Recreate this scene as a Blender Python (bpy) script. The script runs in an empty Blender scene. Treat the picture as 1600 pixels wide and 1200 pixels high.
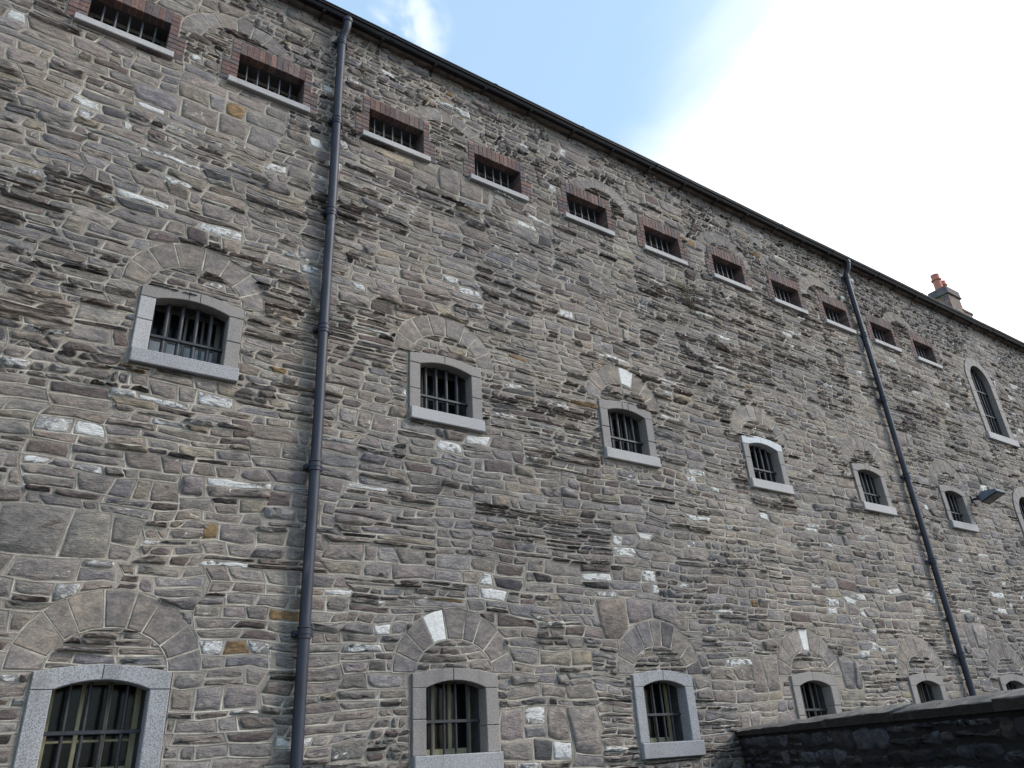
import bpy, math, random
import numpy as np
from mathutils import Matrix, Vector

random.seed(7)
rng = np.random.default_rng(11)
SC = bpy.context.scene
COL = SC.collection
PI = math.pi

# ------------------------------------------------------------------ camera, sky, sun, exposure
cam_d = bpy.data.cameras.new('camera')
cam = bpy.data.objects.new('camera', cam_d)
COL.objects.link(cam)
cam_d.sensor_width = 36.0
cam_d.lens = 1176.957 / 1600.0 * 36.0
cam_d.clip_start = 0.05
cam_d.clip_end = 2000.0
ROT = ((0.8295562237, -0.2051359667, -0.5193801179),
       (-0.5556188665, -0.3963004706, -0.7309128623),
       (-0.0558940686, 0.8949107063, -0.4427309351))
cam.matrix_world = Matrix.Translation((0.0, -7.5, 1.6)) @ Matrix(ROT).to_4x4()
SC.camera = cam

SUN_DIR = Vector((0.64, -0.50, 0.58)).normalized()
sun_el = math.asin(SUN_DIR.z)
sun_rot = math.atan2(SUN_DIR.x, SUN_DIR.y)

world = bpy.data.worlds.new('World')
SC.world = world
world.use_nodes = True
wt = world.node_tree
wt.nodes.clear()


def wn(kind, **kw):
    n = wt.nodes.new(kind)
    for k, v in kw.items():
        setattr(n, k, v)
    return n


def build_world():
    L = wt.links.new
    out = wn('ShaderNodeOutputWorld')
    sky = wn('ShaderNodeTexSky')
    sky.sky_type = 'NISHITA'
    sky.sun_disc = False
    sky.sun_elevation = sun_el
    sky.sun_rotation = sun_rot
    sky.air_density = 1.0
    sky.dust_density = 0.6
    bg_sky = wn('ShaderNodeBackground')
    bg_sky.inputs['Strength'].default_value = 0.15
    tc = wn('ShaderNodeTexCoord')
    # thin haze lifts the blue a little everywhere
    haze = wn('ShaderNodeMix', data_type='RGBA')
    haze.inputs[0].default_value = 0.5
    haze.inputs[7].default_value = (2.45, 3.50, 4.40, 1)
    L(sky.outputs[0], haze.inputs[6])
    L(haze.outputs[2], bg_sky.inputs['Color'])
    # cloud bank around the sun side
    dot = wn('ShaderNodeVectorMath', operation='DOT_PRODUCT')
    L(tc.outputs['Generated'], dot.inputs[0])
    dot.inputs[1].default_value = Vector((0.86, 0.16, 0.46)).normalized()
    n1 = wn('ShaderNodeTexNoise')
    n1.inputs['Scale'].default_value = 2.3
    n1.inputs['Detail'].default_value = 7.0
    n1.inputs['Roughness'].default_value = 0.55
    n1.inputs['Distortion'].default_value = 0.4
    mp = wn('ShaderNodeMapping')
    mp.inputs['Location'].default_value = (3.1, 1.7, 0.4)
    mp.inputs['Scale'].default_value = (1, 1, 1.5)
    L(tc.outputs['Generated'], mp.inputs[0])
    L(mp.outputs[0], n1.inputs['Vector'])
    a = wn('ShaderNodeMath', operation='MULTIPLY_ADD')
    a.inputs[1].default_value = 0.20
    L(n1.outputs[0], a.inputs[0])
    L(dot.outputs['Value'], a.inputs[2])
    m1 = wn('ShaderNodeMapRange', interpolation_type='SMOOTHSTEP')
    m1.inputs[1].default_value = 0.935
    m1.inputs[2].default_value = 1.105
    L(a.outputs[0], m1.inputs[0])
    # broken fair weather cloud over the whole dome
    m2 = wn('ShaderNodeMapRange', interpolation_type='SMOOTHSTEP')
    m2.inputs[1].default_value = 0.57
    m2.inputs[2].default_value = 0.85
    m2.inputs[4].default_value = 0.8
    L(n1.outputs[0], m2.inputs[0])
    mx = wn('ShaderNodeMath', operation='MAXIMUM')
    L(m1.outputs[0], mx.inputs[0])
    L(m2.outputs[0], mx.inputs[1])
    # one small torn cloud high on the left
    d2 = wn('ShaderNodeVectorMath', operation='DOT_PRODUCT')
    L(tc.outputs['Generated'], d2.inputs[0])
    d2.inputs[1].default_value = Vector((0.278, 0.556, 0.783)).normalized()
    m3 = wn('ShaderNodeMapRange', interpolation_type='SMOOTHSTEP')
    m3.inputs[1].default_value = 0.9983
    m3.inputs[2].default_value = 0.99995
    L(d2.outputs['Value'], m3.inputs[0])
    n3 = wn('ShaderNodeTexNoise')
    n3.inputs['Scale'].default_value = 17.0
    n3.inputs['Detail'].default_value = 6.0
    n3.inputs['Distortion'].default_value = 0.8
    L(tc.outputs['Generated'], n3.inputs['Vector'])
    m4 = wn('ShaderNodeMapRange', interpolation_type='SMOOTHSTEP')
    m4.inputs[1].default_value = 0.42
    m4.inputs[2].default_value = 0.66
    m4.inputs[4].default_value = 0.34
    L(n3.outputs[0], m4.inputs[0])
    wsp = wn('ShaderNodeMath', operation='MULTIPLY')
    L(m3.outputs[0], wsp.inputs[0])
    L(m4.outputs[0], wsp.inputs[1])
    mx2 = wn('ShaderNodeMath', operation='MAXIMUM')
    L(mx.outputs[0], mx2.inputs[0])
    L(wsp.outputs[0], mx2.inputs[1])
    mx = mx2
    bg_c = wn('ShaderNodeBackground')
    bg_c.inputs['Color'].default_value = (1.0, 0.955, 0.965, 1)
    bg_c.inputs['Strength'].default_value = 1.0
    mix = wn('ShaderNodeMixShader')
    L(mx.outputs[0], mix.inputs[0])
    L(bg_sky.outputs[0], mix.inputs[1])
    L(bg_c.outputs[0], mix.inputs[2])
    L(mix.outputs[0], out.inputs[0])


build_world()

sun_l = bpy.data.lights.new('sun', 'SUN')
sun_l.energy = 1.5
sun_l.angle = math.radians(14)
sun_l.color = (1.0, 0.96, 0.9)
sun = bpy.data.objects.new('sun', sun_l)
COL.objects.link(sun)
sun.rotation_euler = SUN_DIR.to_track_quat('Z', 'Y').to_euler()

SC.view_settings.view_transform = 'Standard'
SC.view_settings.look = 'None'
SC.view_settings.gamma = 1.0
SC.view_settings.exposure = 0.95
SC.view_settings.use_curve_mapping = False
SC.render.resolution_x = 1024
SC.render.resolution_y = 768


# ------------------------------------------------------------------ materials
def new_mat(name):
    m = bpy.data.materials.new(name)
    m.use_nodes = True
    nt = m.node_tree
    b = nt.nodes['Principled BSDF']
    return m, nt, b


def noise(nt, scale, detail=4.0, rough=0.6, stretch=(1, 1, 1), dist=0.0, src=None):
    tc = nt.nodes.new('ShaderNodeTexCoord')
    mp = nt.nodes.new('ShaderNodeMapping')
    mp.inputs['Scale'].default_value = stretch
    n = nt.nodes.new('ShaderNodeTexNoise')
    n.inputs['Scale'].default_value = scale
    n.inputs['Detail'].default_value = detail
    n.inputs['Roughness'].default_value = rough
    n.inputs['Distortion'].default_value = dist
    nt.links.new(tc.outputs['Object'], mp.inputs[0])
    nt.links.new(mp.outputs[0], n.inputs['Vector'])
    return n.outputs[0]


def mrange(nt, v, a, b, c=0.0, d=1.0, smooth=True):
    m = nt.nodes.new('ShaderNodeMapRange')
    if smooth:
        m.interpolation_type = 'SMOOTHSTEP'
    m.inputs[1].default_value = a
    m.inputs[2].default_value = b
    m.inputs[3].default_value = c
    m.inputs[4].default_value = d
    nt.links.new(v, m.inputs[0])
    return m.outputs[0]


def mixc(nt, f, a, b, mode='MIX'):
    m = nt.nodes.new('ShaderNodeMix')
    m.data_type = 'RGBA'
    m.blend_type = mode
    for s, v in ((m.inputs[0], f), (m.inputs[6], a), (m.inputs[7], b)):
        if hasattr(v, 'links'):
            nt.links.new(v, s)
        elif isinstance(v, (int, float)):
            s.default_value = v
        else:
            s.default_value = (*v, 1)
    return m.outputs[2]


def bump(nt, b, h, strength, dist):
    bn = nt.nodes.new('ShaderNodeBump')
    bn.inputs['Strength'].default_value = strength
    bn.inputs['Distance'].default_value = dist
    nt.links.new(h, bn.inputs['Height'])
    prev = b.inputs['Normal'].links
    if prev:
        nt.links.new(prev[0].from_socket, bn.inputs['Normal'])
    nt.links.new(bn.outputs[0], b.inputs['Normal'])


def math2(nt, op, a, b):
    m = nt.nodes.new('ShaderNodeMath')
    m.operation = op
    for s, v in ((m.inputs[0], a), (m.inputs[1], b)):
        if hasattr(v, 'links'):
            nt.links.new(v, s)
        else:
            s.default_value = v
    return m.outputs[0]


def weather(nt, c):
    """large tonal changes of the masonry, old run-off marks and damp, the same across stones and joints"""
    big = noise(nt, 0.33, 3, 0.55, (1, 1, 1.2), 0.4)
    run = noise(nt, 1.0, 5, 0.62, (3.2, 3.2, 0.22), 0.2)
    c = mixc(nt, 1.0, c, mixc(nt, mrange(nt, big, 0.33, 0.67), (0.84, 0.85, 0.87), (1.13, 1.11, 1.07)), 'MULTIPLY')
    c = mixc(nt, 1.0, c, mixc(nt, mrange(nt, run, 0.54, 0.74), (1.0, 1.0, 1.0), (0.74, 0.73, 0.73)), 'MULTIPLY')
    return c


def stone_material(name, streak=(5, 5, 24), bump_d=0.014, white=(0.72, 0.69, 0.65)):
    m, nt, b = new_mat(name)
    at = nt.nodes.new('ShaderNodeAttribute')
    at.attribute_name = 'tint'
    big = noise(nt, 6.0, 5, 0.65, (1, 1, 2.2), 0.6)
    fine = noise(nt, 40.0, 6, 0.7, (1, 1, 1.6))
    bed = noise(nt, 3.0, 5, 0.6, streak, 0.8)
    c = mixc(nt, 1.0, at.outputs['Color'], mixc(nt, mrange(nt, big, 0.25, 0.75), (0.74, 0.76, 0.80), (1.25, 1.19, 1.14)), 'MULTIPLY')
    c = mixc(nt, 0.75, c, mixc(nt, mrange(nt, fine, 0.25, 0.78), (0.66, 0.65, 0.65), (1.32, 1.32, 1.32)), 'MULTIPLY')
    c = mixc(nt, 0.5, c, mixc(nt, mrange(nt, bed, 0.3, 0.7), (0.74, 0.73, 0.73), (1.2, 1.2, 1.2)), 'MULTIPLY')
    bl = noise(nt, 4.2, 6, 0.7, (1, 1, 1.7), 1.4)
    c = mixc(nt, 1.0, c, mixc(nt, mrange(nt, bl, 0.32, 0.68), (0.74, 0.755, 0.78), (1.25, 1.22, 1.17)), 'MULTIPLY')
    # dark fissures along the bedding
    fs = noise(nt, 2.6, 6, 0.7, (4, 4, 17), 1.6)
    c = mixc(nt, mrange(nt, fs, 0.655, 0.70, 0, 0.72), c, (0.035, 0.028, 0.026))
    # buff and rusty mineral stain inside the stone
    st = noise(nt, 2.2, 4, 0.6, (1, 1, 1.5), 1.0)
    c = mixc(nt, mrange(nt, st, 0.55, 0.74, 0, 0.34), c, (0.25, 0.20, 0.145))
    c = weather(nt, c)
    # lime wash / lime bloom: patch size comes from the alpha of each stone
    wn1 = noise(nt, 6.5, 8, 0.75, (1, 1, 1.9), 1.3)
    th = math2(nt, 'SUBTRACT', wn1, math2(nt, 'SUBTRACT', 0.86, math2(nt, 'MULTIPLY', at.outputs['Alpha'], 0.62)))
    wm = mrange(nt, th, -0.012, 0.05)
    wcol = mixc(nt, mrange(nt, fine, 0.3, 0.7), tuple(x * 0.72 for x in white), white)
    c = mixc(nt, wm, c, wcol)
    nt.links.new(c, b.inputs['Base Color'])
    b.inputs['Roughness'].default_value = 0.86
    b.inputs['Specular IOR Level'].default_value = 0.3
    bump(nt, b, noise(nt, 7.0, 7, 0.68, (1, 1, 2.4), 0.7), 0.9, bump_d * 2.3)
    bump(nt, b, bed, 0.7, bump_d)
    bump(nt, b, fine, 0.55, bump_d * 0.45)
    return m


M_STONE = stone_material('rubble_limestone')
M_VOUS = stone_material('dressed_arch_stone', (6, 6, 8), 0.005)


def mortar_material():
    m, nt, b = new_mat('lime_pointing')
    big = noise(nt, 1.3, 5, 0.65, (1, 1, 1.3), 0.5)
    fine = noise(nt, 55.0, 5, 0.7)
    c = mixc(nt, mrange(nt, big, 0.3, 0.7), (0.222, 0.188, 0.157), (0.340, 0.294, 0.248))
    c = mixc(nt, 0.7, c, mixc(nt, mrange(nt, fine, 0.3, 0.75), (0.60, 0.60, 0.60), (1.3, 1.3, 1.3)), 'MULTIPLY')
    c = weather(nt, c)
    nt.links.new(c, b.inputs['Base Color'])
    b.inputs['Roughness'].default_value = 0.92
    bump(nt, b, fine, 0.6, 0.006)
    bump(nt, b, noise(nt, 14, 5, 0.7), 0.6, 0.015)
    return m


def ribbon_material():
    m, nt, b = new_mat('ribbon_pointing')
    big = noise(nt, 2.1, 5, 0.65, (1, 1, 1.3), 0.5)
    fine = noise(nt, 60.0, 5, 0.7)
    pat = noise(nt, 3.6, 5, 0.7, (1, 1, 1.4), 0.6)
    c = mixc(nt, mrange(nt, big, 0.28, 0.72), (0.33, 0.290, 0.242), (0.56, 0.50, 0.42))
    c = mixc(nt, mrange(nt, pat, 0.42, 0.58, 0.65, 0.0), c, (0.225, 0.190, 0.157))
    c = mixc(nt, 0.6, c, mixc(nt, mrange(nt, fine, 0.3, 0.75), (0.7, 0.7, 0.7), (1.2, 1.2, 1.2)), 'MULTIPLY')
    c = weather(nt, c)
    nt.links.new(c, b.inputs['Base Color'])
    b.inputs['Roughness'].default_value = 0.9
    bump(nt, b, fine, 0.5, 0.004)
    return m


M_MORT = mortar_material()
M_RIB = ribbon_material()


def granite_material(name, base, dark, speck=0.55, stain=0.25):
    m, nt, b = new_mat(name)
    f1 = noise(nt, 95.0, 3, 0.75)
    f2 = noise(nt, 3.0, 5, 0.6, (1, 1, 1.8))
    c = mixc(nt, mrange(nt, f1, speck - 0.14, speck + 0.08), base, dark)
    c = mixc(nt, mrange(nt, f2, 0.5, 0.75, 0, stain), c, (0.20, 0.18, 0.16))
    c = weather(nt, c)
    nt.links.new(c, b.inputs['Base Color'])
    b.inputs['Roughness'].default_value = 0.8
    bump(nt, b, noise(nt, 60, 4, 0.7), 0.6, 0.006)
    bump(nt, b, f2, 0.4, 0.012)
    return m


M_GRAN = granite_material('grey_granite', (0.375, 0.362, 0.366), (0.165, 0.16, 0.165), 0.55, 0.45)
M_SAND = granite_material('brown_grey_dressed_stone', (0.275, 0.243, 0.224), (0.17, 0.151, 0.141), 0.55, 0.5)
M_SILL = granite_material('pale_sill_stone', (0.43, 0.405, 0.395), (0.27, 0.255, 0.25), 0.56, 0.2)
M_LIME = granite_material('whitewashed_dressed_stone', (0.52, 0.52, 0.54), (0.32, 0.32, 0.33), 0.60, 0.35)


def brick_material():
    m, nt, b = new_mat('weathered_brick')
    at = nt.nodes.new('ShaderNodeAttribute')
    at.attribute_name = 'tint'
    f = noise(nt, 30.0, 6, 0.7)
    g = noise(nt, 9.0, 4, 0.6)
    c = mixc(nt, 1.0, at.outputs['Color'], mixc(nt, mrange(nt, f, 0.3, 0.7), (0.6, 0.6, 0.6), (1.35, 1.3, 1.3)), 'MULTIPLY')
    c = mixc(nt, mrange(nt, g, 0.55, 0.72, 0, 0.35), c, (0.15, 0.125, 0.115))
    nt.links.new(c, b.inputs['Base Color'])
    b.inputs['Roughness'].default_value = 0.88
    bump(nt, b, f, 0.6, 0.006)
    return m


M_BRICK = brick_material()


def plain(name, col, rough=0.6, metal=0.0, var=0.25, scale=12, bumpd=0.0, spec=0.5, stain=None, stretch=(1, 1, 1)):
    m, nt, b = new_mat(name)
    f = noise(nt, scale, 5, 0.65, stretch)
    c = mixc(nt, mrange(nt, f, 0.3, 0.7), tuple(x * (1 - var) for x in col), tuple(x * (1 + var) for x in col))
    if stain:
        g = noise(nt, scale * 0.5, 6, 0.7, stretch, 0.5)
        c = mixc(nt, mrange(nt, g, 0.58, 0.7, 0, 0.8), c, stain)
    nt.links.new(c, b.inputs['Base Color'])
    b.inputs['Roughness'].default_value = rough
    b.inputs['Metallic'].default_value = metal
    b.inputs['Specular IOR Level'].default_value = spec
    if bumpd:
        bump(nt, b, f, 0.6, bumpd)
    return m


M_PIPE = plain('painted_cast_iron', (0.020, 0.021, 0.033), 0.55, 0.0, 0.35, 7, 0.002, 0.5, (0.085, 0.075, 0.08), (1, 1, 0.35))
M_GUT = plain('black_gutter_paint', (0.007, 0.0065, 0.009), 0.55, 0.0, 0.4, 5, 0.002, 0.22, (0.04, 0.034, 0.034), (0.4, 1, 1))
M_BRKT = plain('dark_iron_bracket', (0.03, 0.022, 0.02), 0.7, 0, 0.3, 20)
M_EAVE = plain('eaves_stone', (0.21, 0.165, 0.135), 0.9, 0, 0.35, 5, 0.02)
M_BAR = plain('old_iron_bar', (0.020, 0.020, 0.024), 0.55, 0.0, 0.4, 20, 0.002, 0.5, (0.055, 0.045, 0.04))
M_BAR2 = plain('galvanised_bar', (0.075, 0.075, 0.085), 0.5, 0.0, 0.3, 20, 0.001, 0.5)
M_WOOD = plain('cream_window_paint', (0.30, 0.265, 0.16), 0.55, 0, 0.3, 9, 0.002, 0.4, (0.14, 0.12, 0.08), (1, 1, 0.2))
M_WOODG = plain('grey_window_paint', (0.16, 0.155, 0.135), 0.55, 0, 0.3, 9, 0.002, 0.4, (0.08, 0.07, 0.06), (1, 1, 0.2))
M_REV = plain('reveal_shade_tone', (0.050, 0.048, 0.050), 0.9, 0, 0.3, 8, 0.01)  # shade of the window recess put into the lining colour
M_SLATE = plain('roof_slate', (0.035, 0.034, 0.042), 0.6, 0, 0.3, 6, 0.01)
M_POT = plain('terracotta_pot', (0.50, 0.19, 0.13), 0.8, 0, 0.2, 9, 0.004)
M_CHIM = stone_material('chimney_brick', (5, 5, 12), 0.003)
M_CAP = stone_material('coping_stone', (5, 5, 6), 0.010, (0.30, 0.29, 0.26))
M_BSTONE = stone_material('blackened_wall_stone', (5, 5, 8), 0.016, (0.16, 0.165, 0.19))
M_BMORT = plain('sooty_mortar', (0.011, 0.010, 0.011), 0.95, 0, 0.4, 14, 0.01)
M_YARD = plain('yard_asphalt', (0.045, 0.043, 0.041), 0.9, 0, 0.3, 3, 0.01)
M_LAMPB = plain('grey_lamp_housing', (0.13, 0.15, 0.19), 0.45, 0.0, 0.2, 14, 0.001, 0.5)
M_LAMPD = plain('black_lamp_bracket', (0.02, 0.02, 0.024), 0.5)
M_LEAF = plain('wall_plant_leaf', (0.075, 0.085, 0.035), 0.6, 0, 0.4, 30)
M_DRY = plain('dry_plant_stalk', (0.13, 0.075, 0.04), 0.8, 0, 0.3, 30)
M_MOSS = plain('moss', (0.055, 0.06, 0.03), 0.95, 0, 0.4, 30, 0.01)


def glass_material(name, col, rough):
    m, nt, b = new_mat(name)
    f = noise(nt, 2.5, 3, 0.5)
    c = mixc(nt, mrange(nt, f, 0.3, 0.7), tuple(x * 0.7 for x in col), col)
    nt.links.new(c, b.inputs['Base Color'])
    b.inputs['Roughness'].default_value = rough
    b.inputs['IOR'].default_value = 1.5
    b.inputs['Specular IOR Level'].default_value = 0.16
    bump(nt, b, noise(nt, 5, 2, 0.5), 0.3, 0.01)
    return m


M_GLASS = glass_material('dark_window_glass', (0.006, 0.007, 0.008), 0.14)
M_GLASSP = glass_material('painted_sky_glass', (0.50, 0.53, 0.56), 0.2)  # sky reflection painted in as a pale base colour
M_LENS = glass_material('lamp_lens', (0.16, 0.155, 0.13), 0.15)


# ------------------------------------------------------------------ object helpers
class MB:
    """collects geometry; build() links it as one mesh object"""

    def __init__(s):
        s.v = []
        s.f = []
        s.c = []
        s.n = 0

    def add(s, verts, faces, col=None):
        k = s.n
        s.v.extend(verts)
        s.n += len(verts)
        s.f.extend([tuple(i + k for i in f) for f in faces])
        if col is not None:
            s.c.extend([col] * len(verts))

    def box(s, x0, x1, y0, y1, z0, z1, col=None):
        v = [(x, y, z) for z in (z0, z1) for y in (y0, y1) for x in (x0, x1)]
        s.add(v, [(0, 2, 3, 1), (4, 5, 7, 6), (0, 1, 5, 4), (2, 6, 7, 3), (0, 4, 6, 2), (1, 3, 7, 5)], col)

    def cbox(s, x0, x1, y0, y1, z0, z1, b=0.006, col=None, jit=0.0):
        """box whose front (low y) edges are bevelled"""
        def j():
            return random.uniform(-jit, jit) if jit else 0.0
        P = [(x0, z0), (x1, z0), (x1, z1), (x0, z1)]
        I = [(x0 + b, z0 + b), (x1 - b, z0 + b), (x1 - b, z1 - b), (x0 + b, z1 - b)]
        v = [(p[0], y1, p[1]) for p in P] + [(p[0], y0 + b, p[1]) for p in P] + [(p[0], y0 + j(), p[1]) for p in I]
        f = [(8, 9, 10, 11), (0, 3, 2, 1)]
        for a in range(4):
            c = (a + 1) % 4
            f.append((a, c, 4 + c, 4 + a))
            f.append((4 + a, 4 + c, 8 + c, 8 + a))
        s.add(v, f, col)

    def prism(s, poly, y0, y1, b=0.006, col=None):
        """polygon in (x,z), counter-clockwise, extruded from y0 (front) to y1"""
        n = len(poly)
        P = np.array(poly, float)
        e = np.roll(P, -1, 0) - P
        e /= np.linalg.norm(e, axis=1)[:, None] + 1e-9
        nrm = np.stack([-e[:, 1], e[:, 0]], 1)
        vn = nrm + np.roll(nrm, 1, 0)
        vn /= (vn * vn).sum(1)[:, None] / 2 + 1e-6
        I = P + vn * b
        v = [(p[0], y1, p[1]) for p in P] + [(p[0], y0 + b, p[1]) for p in P] + [(p[0], y0, p[1]) for p in I]
        f = [tuple(range(2 * n, 3 * n)), tuple(range(n - 1, -1, -1))]
        for a in range(n):
            c = (a + 1) % n
            f.append((a, c, n + c, n + a))
            f.append((n + a, n + c, 2 * n + c, 2 * n + a))
        s.add(v, f, col)

    def tube(s, pts, r, seg=10, cap=True, col=None):
        pts = [Vector(p) for p in pts]
        rs = r if isinstance(r, (list, tuple)) else [r] * len(pts)
        base = s.n
        v = []
        prev = None
        for i, p in enumerate(pts):
            if i == 0:
                t = pts[1] - p
            elif i == len(pts) - 1:
                t = p - pts[i - 1]
            else:
                t = (pts[i + 1] - p).normalized() + (p - pts[i - 1]).normalized()
            t.normalize()
            if prev is None:
                up = Vector((0, 0, 1)) if abs(t.z) < 0.9 else Vector((1, 0, 0))
                a = t.cross(up).normalized()
            else:
                a = (prev - t * prev.dot(t)).normalized()
            prev = a
            b2 = t.cross(a)
            for k in range(seg):
                w = 2 * PI * k / seg
                q = p + (a * math.cos(w) + b2 * math.sin(w)) * rs[i]
                v.append(tuple(q))
        f = []
        for i in range(len(pts) - 1):
            for k in range(seg):
                k2 = (k + 1) % seg
                f.append((i * seg + k, i * seg + k2, (i + 1) * seg + k2, (i + 1) * seg + k))
        if cap:
            f.append(tuple(range(seg - 1, -1, -1)))
            m = (len(pts) - 1) * seg
            f.append(tuple(range(m, m + seg)))
        s.add(v, f, col)

    def build(s, name, mat, parent=None, smooth=False):
        me = bpy.data.meshes.new(name)
        me.from_pydata(s.v, [], s.f)
        if s.c:
            at = me.attributes.new('tint', 'FLOAT_COLOR', 'POINT')
            at.data.foreach_set('color', np.array(s.c, np.float32).ravel())
        if smooth:
            me.polygons.foreach_set('use_smooth', [True] * len(me.polygons))
        me.materials.append(mat)
        me.update()
        o = bpy.data.objects.new(name, me)
        COL.objects.link(o)
        if parent is not None:
            o.parent = parent
        return o


def thing(name, label, cat, group=None):
    o = bpy.data.objects.new(name, None)
    COL.objects.link(o)
    o['label'] = label
    o['category'] = cat
    if group:
        o['group'] = group
    return o


def autosmooth(o, deg=40):
    me = o.data
    me.polygons.foreach_set('use_smooth', [True] * len(me.polygons))
    me.set_sharp_from_angle(angle=math.radians(deg))


# ------------------------------------------------------------------ layout read from the place (metres; wall face is y = 0)
EAVE_Z = 11.43
WIN2_X = [0.672, 3.765, 6.845, 9.960, 13.067, 16.165]      # left edge of the dressed frame, middle storey
WIN3_X = [0.427, 3.815, 6.868, 9.965, 13.055, 16.120]      # ground storey
WIN1_X = [-0.435, 1.285, 3.115, 4.870, 6.680, 8.440, 10.21, 11.97, 13.66, 15.44, 17.21]   # left edge of openings, top storey
FR_W = 1.045
OPEN1_W = 0.87


def ellipse(cx, cz, a, b, t0, t1, n):
    return [(cx + a * math.cos(t0 + (t1 - t0) * i / n), cz + b * math.sin(t0 + (t1 - t0) * i / n)) for i in range(n + 1)]


def ccw(poly):
    p = np.array(poly, float)
    x, z = p[:, 0], p[:, 1]
    a = (x * np.roll(z, -1) - np.roll(x, -1) * z).sum()
    return p if a > 0 else p[::-1].copy()


def area(p):
    x, z = p[:, 0], p[:, 1]
    return 0.5 * abs((x * np.roll(z, -1) - np.roll(x, -1) * z).sum())


def clip_half(p, q, n):
    """keep the part of polygon p with (x-q).n >= 0"""
    d = (p[:, 0] - q[0]) * n[0] + (p[:, 1] - q[1]) * n[1]
    if (d >= 0).all():
        return p
    if (d < 0).all():
        return None
    out = []
    m = len(p)
    for i in range(m):
        j = (i + 1) % m
        if d[i] >= 0:
            out.append(p[i])
        if (d[i] >= 0) != (d[j] >= 0):
            t = d[i] / (d[i] - d[j])
            out.append(p[i] + (p[j] - p[i]) * t)
    if len(out) < 3:
        return None
    return np.array(out)


def clip_inside(p, conv):
    n = len(conv)
    for i in range(n):
        a, b = conv[i], conv[(i + 1) % n]
        e = b - a
        L = math.hypot(*e)
        if L < 1e-6:
            continue
        p = clip_half(p, a, (-e[1] / L, e[0] / L))
        if p is None:
            return None
    return p


class Keep:
    def __init__(s, poly):
        s.p = ccw(poly)
        s.bb = (s.p[:, 0].min(), s.p[:, 0].max(), s.p[:, 1].min(), s.p[:, 1].max())
        s.e = []
        for i in range(len(s.p)):
            a, b = s.p[i], s.p[(i + 1) % len(s.p)]
            e = b - a
            L = math.hypot(*e)
            if L > 1e-6:
                s.e.append((a, (e[1] / L, -e[0] / L)))   # outward normal


def subtract(p, keeps):
    for k in keeps:
        x0, x1, z0, z1 = p[:, 0].min(), p[:, 0].max(), p[:, 1].min(), p[:, 1].max()
        if x1 < k.bb[0] or x0 > k.bb[1] or z1 < k.bb[2] or z0 > k.bb[3]:
            continue
        if clip_inside(p, k.p) is None:
            continue
        best, ba = None, 0
        for q, n in k.e:
            r = clip_half(p, q, n)
            if r is not None:
                a = area(r)
                if a > ba:
                    best, ba = r, a
        if best is None or ba < 0.0016 or ba < 0.12 * area(p):
            return None
        p = best
    return p


def rect(x0, x1, z0, z1):
    return [(x0, z0), (x1, z0), (x1, z1), (x0, z1)]


ARCH_OUT2, ARCH_IN2 = (0.735, 0.615, 6.29), (0.485, 0.345, 6.25)
ARCH_OUT3, ARCH_IN3 = (0.755, 0.665, 2.455), (0.475, 0.345, 2.44)
KEEPS = []
TYMP = []      # half ellipses that get their own thin infill stones
for x in WIN2_X:
    c = x + FR_W / 2 + 0.01
    KEEPS.append(Keep(rect(x - 0.015, x + FR_W + 0.015, 5.30, 6.235)))
    a, b, z = ARCH_OUT2
    KEEPS.append(Keep(ellipse(c, z, a, b, -0.06, PI + 0.06, 16)))
for x in WIN3_X:
    c = x + FR_W / 2 + 0.01
    KEEPS.append(Keep(rect(x - 0.015, x + FR_W + 0.015, 1.46, 2.44)))
    a, b, z = ARCH_OUT3
    KEEPS.append(Keep(ellipse(c, z, a, b, -0.04, PI + 0.04, 16)))
BRICK_KEEP = []
for x in WIN1_X:
    BRICK_KEEP.append(Keep(rect(x - 0.205, x + OPEN1_W + 0.205, 9.52, 9.90)))
    BRICK_KEEP.append(Keep(rect(x - 0.105, x + OPEN1_W + 0.105, 9.88, 10.285)))
    BRICK_KEEP.append(Keep(rect(x - 0.115, x + OPEN1_W + 0.105, 9.455, 9.56)))
OLD_ARCH = [1.20 + 3.097 * k + 0.10 for k in range(6)]
OLD_OUT, OLD_IN = (0.78, 0.63, 10.05), (0.52, 0.38, 10.05)
for c in OLD_ARCH:
    a, b, z = OLD_OUT
    KEEPS.append(Keep(ellipse(c, z, a, b, 0, PI, 16)))
# tall round headed windows at the far end
TALL = [(20.145, 9.57, 8.06), (20.145, 6.02, 4.40)]
for cx, cz, zb in TALL:
    KEEPS.append(Keep(rect(cx - 0.735, cx + 0.735, zb - 0.19, cz)))
    KEEPS.append(Keep(ellipse(cx, cz, 0.72, 0.72, 0, PI, 18)))
ALL_KEEPS = KEEPS + BRICK_KEEP

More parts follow.
